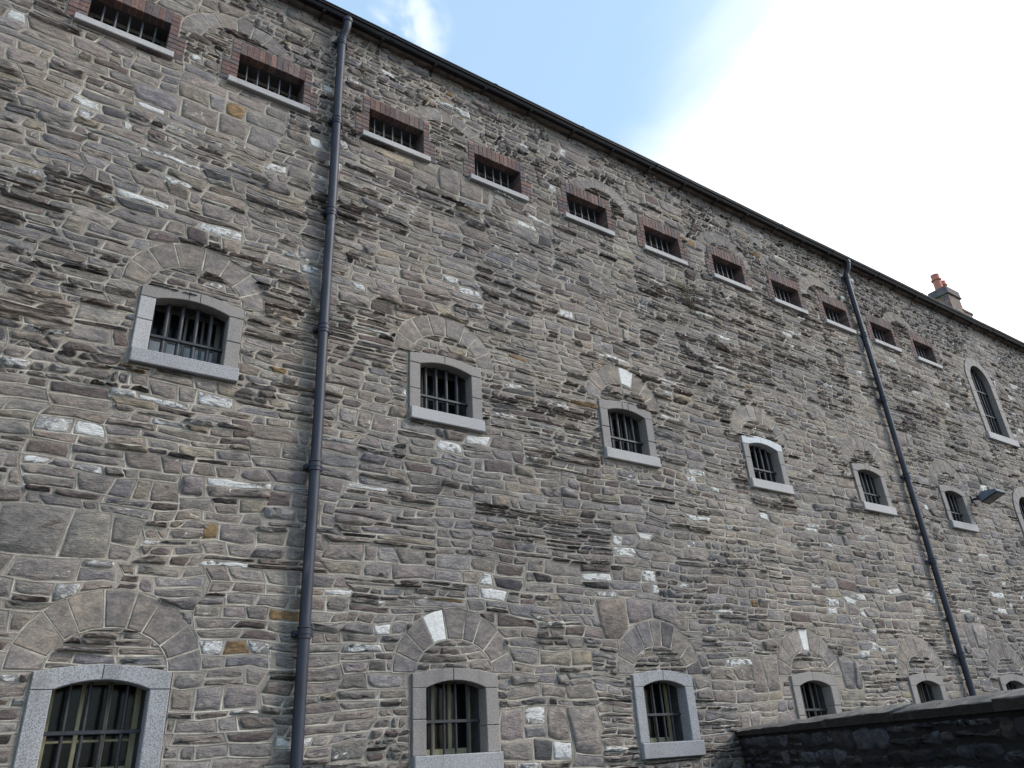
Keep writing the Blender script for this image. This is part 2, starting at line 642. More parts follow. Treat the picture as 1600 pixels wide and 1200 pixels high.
WHITE = [(-0.831, 9.155), (-0.26, 8.246), (0.252, 8.273), (0.188, 8.047), (-0.537, 7.189), (0.466, 7.299), (0.332, 7.137), (1.362, 7.191), (2.417, 8.969), (2.405, 10.914), (1.987, 6.982), (2.485, 7.156), (2.56, 6.993), (3.044, 7.011), (3.209, 6.406), (0.585, 5.0), (1.388, 4.876), (1.598, 5.086), (0.173, 4.601), (0.433, 4.606), (0.078, 4.18), (0.488, 4.135), (1.913, 4.235), (0.529, 3.066), (1.869, 2.656), (2.85, 3.239), (2.801, 4.794), (3.233, 4.387), (3.499, 2.84), (4.913, 3.295), (2.228, 2.578), (0.276, 2.377), (0.331, 2.213), (2.483, 1.835), (2.247, 2.054), (4.354, 5.04), (5.818, 8.932), (7.01, 7.054), (8.346, 6.973), (4.258, 10.815), (4.967, 8.805), (6.349, 3.621), (7.304, 5.057), (8.619, 5.405), (8.699, 4.852), (7.342, 4.222), (9.043, 5.101), (11.833, 4.507), (12.777, 4.746), (6.742, 3.361), (8.787, 3.296), (8.261, 4.126), (12.158, 8.701), (9.485, 8.84), (11.989, 3.583), (11.372, 3.57), (11.443, 3.321), (15.548, 3.615), (17.265, 3.633), (16.598, 6.487), (15.531, 5.709), (11.3, 4.73), (18.968, 9.269), (21.378, 8.974), (19.165, 7.433), (20.303, 7.708), (16.135, 4.648), (16.465, 8.859), (17.4, 9.596), (16.989, 4.787), (10.091, 4.813), (5.893, 10.686), (4.873, 5.217), (5.362, 1.599), (5.631, 1.651), (6.524, 1.613), (3.782, 5.613), (4.36, 7.494), (8.783, 9.718), (12.672, 9.295), (12.507, 3.106), (12.903, 2.009), (13.966, 1.793), (-0.21, 5.137), (0.497, 8.705), (6.021, 9.137), (13.856, 10.128), (15.862, 9.206)]
OCHRE = [(0.932, 5.192), (1.8, 3.651), (2.131, 5.544), (5.357, 6.546), (4.311, 3.211), (9.518, 3.424), (1.421, 9.129), (9.868, 10.118), (6.848, 6.073), (10.519, 7.333), (2.5, 3.031), (4.436, 11.123), (1.955, 2.658), (9.363, 10.153), (11.654, 10.534), (13.286, 7.61)]
BIG = [(-0.804, 9.017, .22), (0.5, 4.4, .30), (0.425, 3.639, .30), (0.8, 8.82, .22), (6.309, 1.826, .45), (5.624, 1.587, .4), (7.157, 3.179, .45), (1.602, 8.917, .3), (4.393, 9.083, .35)]
THIN = [(-0.302, 6.409, .5), (0.142, 5.799, .5), (-0.064, 5.174, .35), (2.116, 7.599, .48), (3.388, 8.1, .7), (2.067, 6.297, .45), (5.835, 5.767, 1.0), (3.431, 6.059, .5), (7.74, 6.474, 1.1), (9.156, 7.759, 1.4), (12.672, 9.295, 1.6), (2.294, 5.289, .44), (3.235, 2.265, .42), (5.589, 3.108, .5), (10.31, 7.8, 1.1), (5.19, 7.332, .93), (10.587, 5.881, 1.1)]


# ------------------------------------------------------------------ irregular coursed rubble
class JLine:
    """a wavering bed joint"""

    def __init__(s, x0, x1, z0, z1, amp, step=0.22):
        n = max(2, int((x1 - x0) / step) + 1)
        s.x = np.linspace(x0, x1, n)
        s.z = np.linspace(z0, z1, n) + rng.uniform(-amp, amp, n)

    def __call__(s, x):
        return np.interp(x, s.x, s.z)

    def pts(s, xa, xb):
        m = s.x[(s.x > xa + 0.02) & (s.x < xb - 0.02)]
        xs = np.concatenate([[xa], m, [xb]])
        return [(x, float(s(x))) for x in xs]


def warp(p):
    x, z = p[:, 0], p[:, 1]
    dz = 0.018 * np.sin(1.1 * x + 0.9 * z + 1.0) + 0.012 * np.sin(2.7 * x - 1.7 * z + 2.0) + 0.008 * np.sin(6.1 * x + 2.9 * z + 0.4)
    dx = 0.035 * np.sin(1.9 * z + 0.7 * x) + 0.02 * np.sin(5.3 * z - 1.3 * x + 1.0)
    q = p.copy()
    q[:, 0] += dx
    q[:, 1] += dz
    return q


def seg_style(x, z):
    for bx, bz, r in BIG:
        if abs(x - bx) < r and abs(z - bz) < r * 0.8:
            return 'big'
    for bx, bz, r in THIN:
        if (x - bx) ** 2 + (z - bz) ** 2 < r * r:
            return 'thin'
    u = rng.random()
    if z > 10.30:
        return 'rubble' if u < 0.75 else 'mixed'
    if u < 0.34:
        return 'mid'
    if u < 0.72:
        return 'mixed'
    if u < 0.86:
        return 'thin'
    if u < 0.97:
        return 'rubble'
    return 'big'


def split_heights(H, lo, hi):
    hs = []
    r = H
    while r > hi:
        h = rng.uniform(lo, hi)
        if r - h < lo:
            break
        hs.append(h)
        r -= h
    hs.append(r)
    if len(hs) > 1 and hs[-1] > hi * 1.3:
        a = hs.pop()
        hs += [a * 0.45, a * 0.55]
    rng.shuffle(hs)
    return hs


def row_cells(bot, top, xa, xb, la, ra, style, h, cells):
    """stones between two bed lines from joint la (xb,xt) to ra"""
    x = xa
    left = la
    while True:
        if style == 'big':
            w = rng.uniform(0.22, 0.55)
        elif style == 'rubble':
            w = h * rng.uniform(0.9, 3.0)
        elif h < 0.085:
            w = rng.uniform(0.16, 0.62)
        elif h < 0.14:
            w = h * rng.uniform(1.2, 4.4)
        else:
            w = h * rng.uniform(0.75, 2.9)
        w = max(w, 0.07)
        nx = x + w
        last = nx > xb - max(0.06, 0.45 * w)
        if last:
            right = ra
        else:
            j = min(0.42 * h, 0.045) * (1.6 if style == 'rubble' else 1)
            right = (nx + rng.uniform(-j, j), nx + rng.uniform(-j, j))
        b = bot.pts(left[0], right[0])
        t = top.pts(left[1], right[1])[::-1]
        poly = np.array(b + t)
        xm0 = 0.5 * (left[0] + left[1])
        xm1 = 0.5 * (right[0] + right[1])
        # now and then a stone is really two thin ones lying on each other
        hh = h
        if hh > 0.13 and rng.random() < (0.20 if style != 'big' else 0.06) and xm1 - xm0 > 0.13:
            f = rng.uniform(0.3, 0.7)
            mz = lambda xx: float(bot(xx) * (1 - f) + top(xx) * f) + rng.uniform(-0.006, 0.006)
            ml = JLine(xm0 - 0.02, xm1 + 0.02, mz(xm0), mz(xm1), 0.008, 0.12)
            lm = left[0] * (1 - f) + left[1] * f
            rm = right[0] * (1 - f) + right[1] * f
            mid = ml.pts(lm, rm)
            cells.append((np.array(b + mid[::-1]), style))
            cells.append((np.array(mid + t), style))
        else:
            cells.append((poly, style))
        if last:
            break
        x = nx
        left = right


def layout(X0, X1, Z0, Z1, style_fn, seglen=(0.35, 1.5), bandh=(0.34, 0.72)):
    cells = []
    z = Z0
    bot = JLine(X0, X1, Z0, Z0, 0.0)
    while z < Z1 - 0.05:
        H = rng.uniform(*bandh)
        if Z1 - (z + H) < 0.22:
            H = Z1 - z
        zt = z + H
        top = JLine(X0, X1, zt, zt, 0.022 if zt < Z1 - 0.01 else 0.0, 0.35)
        x = X0
        lfn = lambda zz: X0
        while x < X1 - 0.01:
            L = rng.uniform(*seglen)
            nx = x + L
            if nx > X1 - 0.4:
                nx = X1
            st = style_fn((x + nx) / 2, z + H / 2)
            if nx >= X1:
                rfn = lambda zz: X1
            else:
                zk = np.linspace(z - 0.06, zt + 0.06, 9)
                xk = nx + rng.uniform(-0.075, 0.075, 9)
                rfn = lambda zz, zk=zk, xk=xk: float(np.interp(zz, zk, xk))
            if st == 'big':
                hs = split_heights(H, 0.19, 0.34)
                if len(hs) > 1:
                    hs[0], hs[-1] = hs[0] * 0.45, hs[-1] + hs[0] * 0.55
            elif st == 'mid':
                hs = split_heights(H, 0.075, 0.165)
            elif st == 'thin':
                hs = split_heights(H, 0.038, 0.095)
            elif st == 'rubble':
                hs = split_heights(H, 0.055, 0.120)
            else:
                hs = split_heights(H, 0.040, 0.20)
            cum = np.concatenate([[0], np.cumsum(hs)]) / H
            tilt = rng.uniform(-0.02, 0.02)
            lines = []
            for k, f in enumerate(cum):
                if k == 0:
                    lines.append(bot)
                elif k == len(cum) - 1:
                    lines.append(top)
                else:
                    hmin = min(hs[k - 1], hs[k])
                    a = min(0.30 * hmin, 0.028) * (1.25 if st in ('rubble', 'thin') else 0.9)
                    xs = np.linspace(x - 0.14, nx + 0.14, max(3, int((nx - x) / 0.17)))
                    jl = JLine(x - 0.14, nx + 0.14, 0, 0, 0)
                    jl.x = xs
                    jl.z = bot(xs) * (1 - f) + top(xs) * f + rng.uniform(-a, a, len(xs)) + tilt * (xs - (x + nx) / 2) * 4 * f * (1 - f) * min(1, hmin / 0.1)
                    lines.append(jl)
            for k, h in enumerate(hs):
                f0, f1 = cum[k], cum[k + 1]
                zl0, zl1 = float(lines[k](x)), float(lines[k + 1](x))
                zr0, zr1 = float(lines[k](nx)), float(lines[k + 1](nx))
                lj = (lfn(zl0), lfn(zl1))
                rj = (rfn(zr0), rfn(zr1))
                row_cells(lines[k], lines[k + 1], x, nx, lj, rj, st, h, cells)
            x = nx
            lfn = rfn
        bot = top
        z = zt
    return cells


PAL = {
    'grey': (0.209, 0.183, 0.169), 'warm': (0.208, 0.178, 0.155), 'blue': (0.180, 0.168, 0.168),
    'cavity_shade': (0.050, 0.040, 0.037), 'purple': (0.124, 0.097, 0.089), 'slate': (0.080, 0.075, 0.077), 'buff': (0.250, 0.212, 0.170),  # first tint paints the shade of open cavities onto flat thin stones
    'pale': (0.262, 0.238, 0.222), 'ochre': (0.25, 0.165, 0.085),
}


def pick_tint(thin, large=False):
    u = rng.random()
    if large:
        k = 'grey' if u < 0.6 else 'blue' if u < 0.70 else 'pale' if u < 0.80 else 'warm'
    elif thin and u > 0.93:
        k = 'cavity_shade'
    elif thin:
        k = 'purple' if u < 0.30 else 'grey' if u < 0.62 else 'warm' if u < 0.84 else 'blue' if u < 0.95 else 'slate'
    else:
        k = 'grey' if u < 0.42 else 'warm' if u < 0.68 else 'blue' if u < 0.76 else 'purple' if u < 0.83 else 'pale' if u < 0.93 else 'buff' if u < 0.985 else 'slate'
    c = np.array(PAL[k]) * rng.uniform(0.88, 1.12) * 1.12 * np.array([rng.uniform(0.96, 1.04), 1.0, rng.uniform(0.95, 1.05)])
    u = rng.random()
    w = 0.0 if u < 0.66 else rng.uniform(0.08, 0.46) if u < 0.983 else 0.66
    return (float(c[0]), float(c[1]), float(c[2]), w)


def shrink(p, d):
    x0, x1, z0, z1 = p[:, 0].min(), p[:, 0].max(), p[:, 1].min(), p[:, 1].max()
    cx, cz = (x0 + x1) / 2, (z0 + z1) / 2
    fx = max(0.45, 1 - d / max(1e-4, (x1 - x0) / 2))
    fz = max(0.35, 1 - d / max(1e-4, (z1 - z0) / 2))
    q = p.copy()
    q[:, 0] = cx + (p[:, 0] - cx) * fx
    q[:, 1] = cz + (p[:, 1] - cz) * fz
    return q


def densify(p, step):
    out = []
    m = len(p)
    for i in range(m):
        a, b = p[i], p[(i + 1) % m]
        L = math.hypot(b[0] - a[0], b[1] - a[1])
        if L < 0.004:
            continue
        k = max(1, int(round(L / step)))
        for t in range(k):
            out.append(a + (b - a) * t / k)
    return np.array(out)


def stone_geo(mb, cell, kind='mid', tint=None, gap=None, proud=None, frame=None):
    """one stone with its own outline, arris and uneven face. frame maps (x, y, z) arrays to the world"""
    w = cell[:, 0].max() - cell[:, 0].min()
    h = cell[:, 1].max() - cell[:, 1].min()
    if w < 0.02 or h < 0.012 or len(cell) < 3:
        return False
    size = math.sqrt(w * h)
    p = densify(cell, min(0.16, max(0.042, size * 0.37)))
    if len(p) < 4:
        return False
    if gap is None:
        gap = rng.uniform(0.005, 0.011) if h < 0.09 else rng.uniform(0.007, 0.015)
    p = shrink(p, gap)
    hz = max(0.006, (p[:, 1].max() - p[:, 1].min()) / 2)
    hx = max(0.006, (p[:, 0].max() - p[:, 0].min()) / 2)
    cx, cz = (p[:, 0].max() + p[:, 0].min()) / 2, (p[:, 1].max() + p[:, 1].min()) / 2
    u = (p[:, 0] - cx) / hx
    v = (p[:, 1] - cz) / hz
    if kind == 'dressed':
        rnd, p1, k, vr = 0.0, 0.010, 0.9, 0.9
        jit = 0.0015
    else:
        rr = rng.random()
        rnd = rng.uniform(0.0, 0.05) if rr < 0.7 else rng.uniform(0.05, 0.20)
        if kind == 'rubble':
            rnd = rng.uniform(0.06, 0.26)
        slaty = h < 0.10 or (kind == 'rubble') or rng.random() < 0.22
        if slaty:
            p1 = rng.uniform(0.010, 0.024) if rng.random() < 0.55 else rng.uniform(0.026, 0.055)
            k = rng.uniform(0.0, 0.35)
            vr = rng.uniform(-0.1, 0.75)
        else:
            p1 = rng.uniform(0.005, 0.014)
            k = rng.uniform(0.35, 1.0)
            vr = rng.uniform(-0.3, 0.9)
        jit = min(0.010, 0.13 * h)
    if proud is not None:
        p1 = proud
    # round the corners of the outline
    rad = np.sqrt((np.abs(u) ** 4 + np.abs(v) ** 4) / 2 + 1e-6) ** 0.5 * 2 ** 0.25
    corner = np.clip(np.abs(u * v), 0, 1)
    f = 1 - rnd * corner
    p = np.stack([cx + (p[:, 0] - cx) * f, cz + (p[:, 1] - cz) * f], 1)
    p = p + rng.uniform(-jit, jit, p.shape)
    n = len(p)
    tx = rng.uniform(-0.25, 0.25)

    def prof(q, lo=0.0):
        uu = (q[:, 0] - cx) / hx
        vv = (q[:, 1] - cz) / hz
        down = np.clip((vr - vv) / (vr + 1.001), 0, 1)
        up = np.clip((vv - vr) / (1.001 - vr), 0, 1)
        y = p1 * (1 - (1 - k) * down - 0.25 * up) * (1 + tx * uu)
        return np.maximum(y + rng.uniform(-0.30, 0.30, len(q)) * p1, 0.003 + lo)

    arr = min(0.011, 0.20 * min(h, w))
    r1 = shrink(p, arr)
    if kind == 'dressed':
        r2 = shrink(p, arr * 2)
    else:
        r2 = np.stack([cx + (p[:, 0] - cx) * 0.70, cz + (p[:, 1] - cz) * 0.52], 1)
        r2 = r2 + rng.uniform(-1, 1, r2.shape) * np.array([hx * 0.07, hz * 0.12])
    y0 = np.full(n, 0.010)
    y1 = -prof(r1)
    y2 = -prof(r2, 0.001)
    cen = np.array([[cx, cz]]) + rng.uniform(-0.1, 0.1, (1, 2)) * np.array([hx, hz])
    yc = -prof(cen, 0.001)
    X = np.concatenate([p[:, 0], r1[:, 0], r2[:, 0], cen[:, 0]])
    Z = np.concatenate([p[:, 1], r1[:, 1], r2[:, 1], cen[:, 1]])
    Y = np.concatenate([y0, y1, y2, yc])
    if frame is not None:
        V = frame(X, Y, Z)
    else:
        V = np.stack([X, Y, Z], 1)
    F = []
    for i in range(n):
        j = (i + 1) % n
        F.append((i, j, n + j, n + i))
        F.append((n + i, n + j, 2 * n + j, 2 * n + i))
        F.append((2 * n + i, 2 * n + j, 3 * n))
    if tint is None:
        tint = pick_tint(h < 0.085, h > 0.25)
    mb.add([tuple(r) for r in V.tolist()], F, tint)
    return True


def ribbon_geo(mb, cell, hgt=0.006, half=0.0045):
    """raised pointing: the inner half of the ribbon that follows this cell's outline"""
    p = cell
    n = len(p)
    e = np.roll(p, -1, 0) - p
    L = np.linalg.norm(e, axis=1)
    if (L < 1e-4).any():
        p = p[L > 1e-4]
        n = len(p)
        if n < 3:
            return
        e = np.roll(p, -1, 0) - p
        L = np.linalg.norm(e, axis=1)
    e = e / L[:, None]
    nr = np.stack([-e[:, 1], e[:, 0]], 1)
    vn = nr + np.roll(nr, 1, 0)
    vn = vn / np.maximum(0.6, (vn * vn).sum(1) / 2)[:, None]
    wv = 1 + 0.45 * np.sin(p[:, 0] * 23 + p[:, 1] * 31)
    q1 = p + vn * half * wv[:, None]
    q2 = p + vn * (half * wv[:, None] + 0.0045)
    hh = 0.0015 + hgt * (0.75 + 0.45 * np.sin(p[:, 0] * 3.1 + 1.3) * np.sin(p[:, 1] * 4.3 + 0.5) + 0.3 * np.sin(p[:, 0] * 17.0) * np.sin(p[:, 1] * 13.0))
    X = np.concatenate([p[:, 0], q1[:, 0], q2[:, 0]])
    Z = np.concatenate([p[:, 1], q1[:, 1], q2[:, 1]])
    Y = np.concatenate([-hh, -hh * 0.85, np.full(n, 0.001)])
    F = []
    for i in range(n):
        j = (i + 1) % n
        F.append((i, j, n + j, n + i))
        F.append((n + i, n + j, 2 * n + j, 2 * n + i))
    mb.add(list(zip(X.tolist(), Y.tolist(), Z.tolist())), F)


# camera maths, used only to rank stones by how large they show
RT = np.array(ROT).T


def project(x, y, z):
    v = RT @ np.array([x, y + 7.5, z - 1.6])
    if v[2] > -0.1:
        return None
    f = 1176.957
    return 800 + f * v[0] / -v[2], 600 - f * v[1] / -v[2]


def screen_area(cell):
    q = [project(a, 0, b) for a, b in cell]
    if any(t is None for t in q):
        return 0
    q = np.array(q)
    if q[:, 0].max() < 0 or q[:, 0].min() > 1600 or q[:, 1].max() < 0 or q[:, 1].min() > 1200:
        return 0
    q[:, 0] = np.clip(q[:, 0], 0, 1600)
    q[:, 1] = np.clip(q[:, 1], 0, 1200)
    return area(q)


# ================================================================== ground
g = MB()
g.box(-150, 200, -200, 150, -0.5, 0.0)
yard = g.build('yard_ground', M_YARD)
yard['kind'] = 'structure'

# ================================================================== the prison building
building = thing('prison_building', 'long three storey rubble stone prison block with rows of small barred windows and black gutter', 'building')

WX0, WX1 = -4.5, 27.0
END_X0, END_X1 = -14.0, 46.0


def wall_sheet():
    holes = []
    for x in WIN2_X:
        holes.append((x + 0.02, x + FR_W - 0.02, 5.34, 6.17))
    for x in WIN3_X:
        holes.append((x + 0.02, x + FR_W - 0.02, 1.50, 2.38))
    for x in WIN1_X:
        holes.append((x, x + OPEN1_W, 9.50, 10.06))
    for cx, cz, zb in TALL:
        holes.append((cx - 0.55, cx + 0.55, zb - 0.1, cz + 0.54))
    xs = sorted(set([END_X0, END_X1] + [h[0] for h in holes] + [h[1] for h in holes]))
    zs = sorted(set([-0.4, EAVE_Z + 0.06] + [h[2] for h in holes] + [h[3] for h in holes]))
    v, f = [], []
    idx = {}

    def vid(i, j):
        if (i, j) not in idx:
            idx[(i, j)] = len(v)
            v.append((xs[i], -0.001, zs[j]))
        return idx[(i, j)]
    for i in range(len(xs) - 1):
        for j in range(len(zs) - 1):
            cx, cz = (xs[i] + xs[i + 1]) / 2, (zs[j] + zs[j + 1]) / 2
            if any(h[0] < cx < h[1] and h[2] < cz < h[3] for h in holes):
                continue
            f.append((vid(i, j), vid(i + 1, j), vid(i + 1, j + 1), vid(i, j + 1)))
    mb = MB()
    mb.add(v, f)
    # body of the wall behind the openings and the other three sides
    mb.box(END_X0, END_X1, 0.62, 0.70, -0.4, EAVE_Z + 0.06)
    mb.box(END_X0, END_X0 + 0.3, 0.70, 12.0, -0.4, EAVE_Z)
    mb.box(END_X1 - 0.3, END_X1, 0.70, 12.0, -0.4, EAVE_Z)
    mb.box(END_X0, END_X1, 12.0, 12.3, -0.4, EAVE_Z)
    return mb.build('stone_wall', M_MORT, building)


wall = wall_sheet()

cells = [(warp(c), s) for c, s in layout(WX0, WX1, 0.0, EAVE_Z, seg_style)]
top_fix = []
for c, s in cells:
    c[:, 1] = np.minimum(c[:, 1], EAVE_Z - 0.004)
    top_fix.append((c, s))
stones = []
for c, s in top_fix:
    q = subtract(ccw(c), ALL_KEEPS)
    if q is None:
        continue
    stones.append([q, s, None])

# infill inside the relieving arches
def infill(cx, cz, a, b, zlow, keeps, hts=(0.035, 0.075)):
    box_cells = layout(cx - a, cx + a, zlow, cz + b, lambda x, z: 'thin', (0.5, 1.2), (0.2, 0.4))
    conv = ccw(ellipse(cx, cz, a - 0.004, b - 0.004, -0.02, PI + 0.02, 18))
    for c, s in box_cells:
        q = clip_inside(ccw(c), conv)
        if q is None or area(q) < 0.0012:
            continue
        q = subtract(q, keeps)
        if q is not None:
            stones.append([q, 'thin', None])


LINTEL_TOP2, LINTEL_TOP3 = 6.235, 2.44


def lintel_keep(x, ztop):
    return Keep([(x, ztop - 0.3), (x + FR_W, ztop - 0.3), (x + FR_W, ztop)] + [(x + FR_W * (1 - t), ztop + 0.045 * math.sin(PI * t)) for t in (0.25, 0.5, 0.75)] + [(x, ztop)])


for x in WIN2_X:
    infill(x + FR_W / 2 + 0.01, ARCH_IN2[2], ARCH_IN2[0], ARCH_IN2[1], 6.2, [lintel_keep(x, LINTEL_TOP2)])
for x in WIN3_X:
    infill(x + FR_W / 2 + 0.01, ARCH_IN3[2], ARCH_IN3[0], ARCH_IN3[1], 2.4, [lintel_keep(x, LINTEL_TOP3)])
for c in OLD_ARCH:
    infill(c, OLD_IN[2], OLD_IN[0], OLD_IN[1], 10.0, BRICK_KEEP)

# tint the stones that are lime-washed or rusty in the place
for lst, key in ((WHITE, 'w'), (OCHRE, 'o')):
    for wx, wz in lst:
        best, bd = None, 9e9
        lim = 0.030 if key == 'w' else 0.022
        for st in stones:
            q = st[0]
            if abs(q[0, 0] - wx) > 0.8 or abs(q[0, 1] - wz) > 0.6:
                continue
            m = q.mean(0)
            d = abs(m[0] - wx) * 0.5 + abs(m[1] - wz)
            ar = area(q)
            d += 3.0 * max(0.0, ar - lim) + (0.1 if ar < 0.006 else 0)
            if d < bd and st[2] is None:
                best, bd = st, d
        if best is not None:
            t = pick_tint(False)
            if key == 'w':
                best[2] = (0.26, 0.25, 0.245, random.choice((0.56, 0.62, 0.68, 0.76, 0.95)))
            else:
                c = PAL['ochre']
                f = random.uniform(0.75, 1.1)
                best[2] = (c[0] * f, c[1] * f, c[2] * f, 0.0)

rank = sorted(range(len(stones)), key=lambda i: -screen_area(stones[i][0]))
single = set(rank[:300])
rub = MB()
rib = MB()
cnt = 0
for i, (q, s, t) in enumerate(stones):
    ribbon_geo(rib, q)
    if i in single:
        m = MB()
        if stone_geo(m, q, s, t):
            o = m.build('stone', M_STONE, wall, smooth=True)
            if t is not None and t[3] > 0.5:
                o['label'] = 'stone with patches of white lime wash'
            elif t is not None:
                o['label'] = 'rusty ochre stone'
        cnt += 1
    else:
        stone_geo(rub, q, s, t)
o = rub.build('rubble_stonework', M_STONE, wall, smooth=True)
o['kind'] = 'stuff'
print('stones', len(stones), 'tris approx', sum(len(f) - 2 for f in rub.f))


# ------------------------------------------------------------------ windows
def ring_cells(cx, out, inn, n, t0, t1):
    ao, bo, zo = out
    ai, bi, zi = inn
    cuts = [t0 + (t1 - t0) * (k + (rng.uniform(-0.16, 0.16) if 0 < k < n else 0)) / n for k in range(n + 1)]
    res = []
    for k in range(n):
        a, b = cuts[k], cuts[k + 1]
        o_ = [(cx + ao * math.cos(a + (b - a) * i / 3), zo + bo * math.sin(a + (b - a) * i / 3)) for i in range(4)]
        i_ = [(cx + ai * math.cos(a + (b - a) * i / 2), zi + bi * math.sin(a + (b - a) * i / 2)) for i in range(3)][::-1]
        res.append(np.array(o_ + i_))
    return res


def vous_tint(pale=False):
    k = random.choice(['grey', 'grey', 'warm', 'pale', 'warm', 'blue', 'buff'])
    c = (np.array(PAL[k]) * 0.55 + np.array(PAL['grey']) * 0.45) * random.uniform(0.92, 1.08)
    return (float(c[0]), float(c[1]), float(c[2]), 0.0 if random.random() < 0.85 else 0.3)


def voussoirs(parent, cx, out, inn, n, t0, t1, keeps=None, white=(), name='arch_stone', tints=None):
    for k, c in enumerate(ring_cells(cx, out, inn, n, t0, t1)):
        q = ccw(c)
        if keeps:
            q = subtract(q, keeps)
            if q is None:
                continue
        ribbon_geo(rib, q, 0.008, 0.005)
        m = MB()
        t = vous_tint()
        if tints and k in tints:
            cc = [0.65 * a_ + 0.35 * b_ for a_, b_ in zip(PAL[tints[k]], PAL['grey'])]
            t = (*cc, 0.0)
        if k in white:
            t = (0.45, 0.45, 0.44, 1.0)
        if stone_geo(m, q, 'dressed', t, gap=0.007, proud=random.uniform(0.005, 0.011)):
            o = m.build(name, M_VOUS, parent, smooth=True)
            if k in white:
                o['label'] = 'white lime washed arch stone'


def lintel_polys(x, w, op, zspring, zapex, ztop, rise_top, split):
    """lintel stones with a segmental soffit; split = list of x where the joints are"""
    xs = [x] + split + [x + w]
    res = []
    ox0, ox1 = op

    def sof(xx):
        u = (xx - ox0) / (ox1 - ox0)
        return zspring + (zapex - zspring) * max(0.0, 1 - (2 * u - 1) ** 2)

    def ext(xx):
        u = (xx - x) / w
        return ztop + rise_top * math.sin(PI * min(1, max(0, u)))
    for a, b in zip(xs[:-1], xs[1:]):
        a2 = a + (0.002 if a > x else 0)
        b2 = b - (0.002 if b < x + w else 0)
        bot = [a2]
        for t in np.linspace(ox0, ox1, 13):
            if a2 + 0.004 < t < b2 - 0.004:
                bot.append(t)
        bot.append(b2)
        pl = []
        for t in bot:
            if t < ox0 - 1e-4 or t > ox1 + 1e-4:
                pl.append((t, zspring))
            else:
                pl.append((t, sof(t)))
        for t in np.linspace(b2, a2, 5):
            pl.append((t, ext(t)))
        res.append(pl)
    return res


def joinery(parent, ox0, ox1, z0, z1, depth, mat, mull, rails, glass=M_GLASS, pale=False, stile=0.05):
    """painted casement with its panes, set back in the opening; returns the frame mesh"""
    fr = MB()
    y0, y1 = depth, depth + 0.05
    fr.cbox(ox0, ox0 + stile, y0, y1, z0, z1, 0.005)
    fr.cbox(ox1 - stile, ox1, y0, y1, z0, z1, 0.005)
    fr.cbox(ox0 + stile, ox1 - stile, y0 + 0.002, y1, z0, z0 + 0.06, 0.005)
    fr.cbox(ox0 + stile, ox1 - stile, y0 + 0.002, y1, z1 - 0.05, z1, 0.005)
    xs = [ox0 + stile]
    for mx, mw in mull:
        fr.cbox(mx - mw / 2, mx + mw / 2, y0 + 0.004, y1, z0 + 0.06, z1 - 0.05, 0.004)
        xs += [mx - mw / 2, mx + mw / 2]
    xs.append(ox1 - stile)
    zs = [z0 + 0.06]
    for rz, rw in rails:
        for a, b in zip(xs[0::2], xs[1::2]):
            fr.cbox(a, b, y0 + 0.008, y1, rz - rw / 2, rz + rw / 2, 0.004)
        zs += [rz - rw / 2, rz + rw / 2]
    zs.append(z1 - 0.05)
    o = fr.build('window_frame', mat, parent)
    for a, b in zip(xs[0::2], xs[1::2]):
        for c, d in zip(zs[0::2], zs[1::2]):
            g = MB()
            g.box(a - 0.004, b + 0.004, y0 + 0.024, y0 + 0.030, c - 0.004, d + 0.004)
            g.build('pane', M_GLASSP if (pale and c < zs[0] + 0.25) else glass, parent)
    return o


def bars(parent, ox0, ox1, z0, z1, n, r, y, mat, hz=None, flat=False, inner=False):
    for k in range(n):
        x = ox0 + (ox1 - ox0) * (k + 1) / (n + 1) + random.uniform(-0.004, 0.004)
        m = MB()
        m.tube([(x, y, z0), (x + random.uniform(-0.003, 0.003), y, z1)], r, 8)
        o = m.build('bar', mat, parent)
        autosmooth(o, 50)
    for z in (hz or []):
        m = MB()
        m.cbox(ox0 - 0.01, ox1 + 0.01, y - r - 0.012, y + 0.004, z - 0.016, z + 0.016, 0.004)
        m.build('cross_bar', mat, parent)


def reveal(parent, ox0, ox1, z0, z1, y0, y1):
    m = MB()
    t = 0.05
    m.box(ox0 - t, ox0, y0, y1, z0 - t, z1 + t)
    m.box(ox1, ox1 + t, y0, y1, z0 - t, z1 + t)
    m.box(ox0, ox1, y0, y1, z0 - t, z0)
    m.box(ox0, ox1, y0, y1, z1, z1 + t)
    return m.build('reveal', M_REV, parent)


PROUD = 0.038


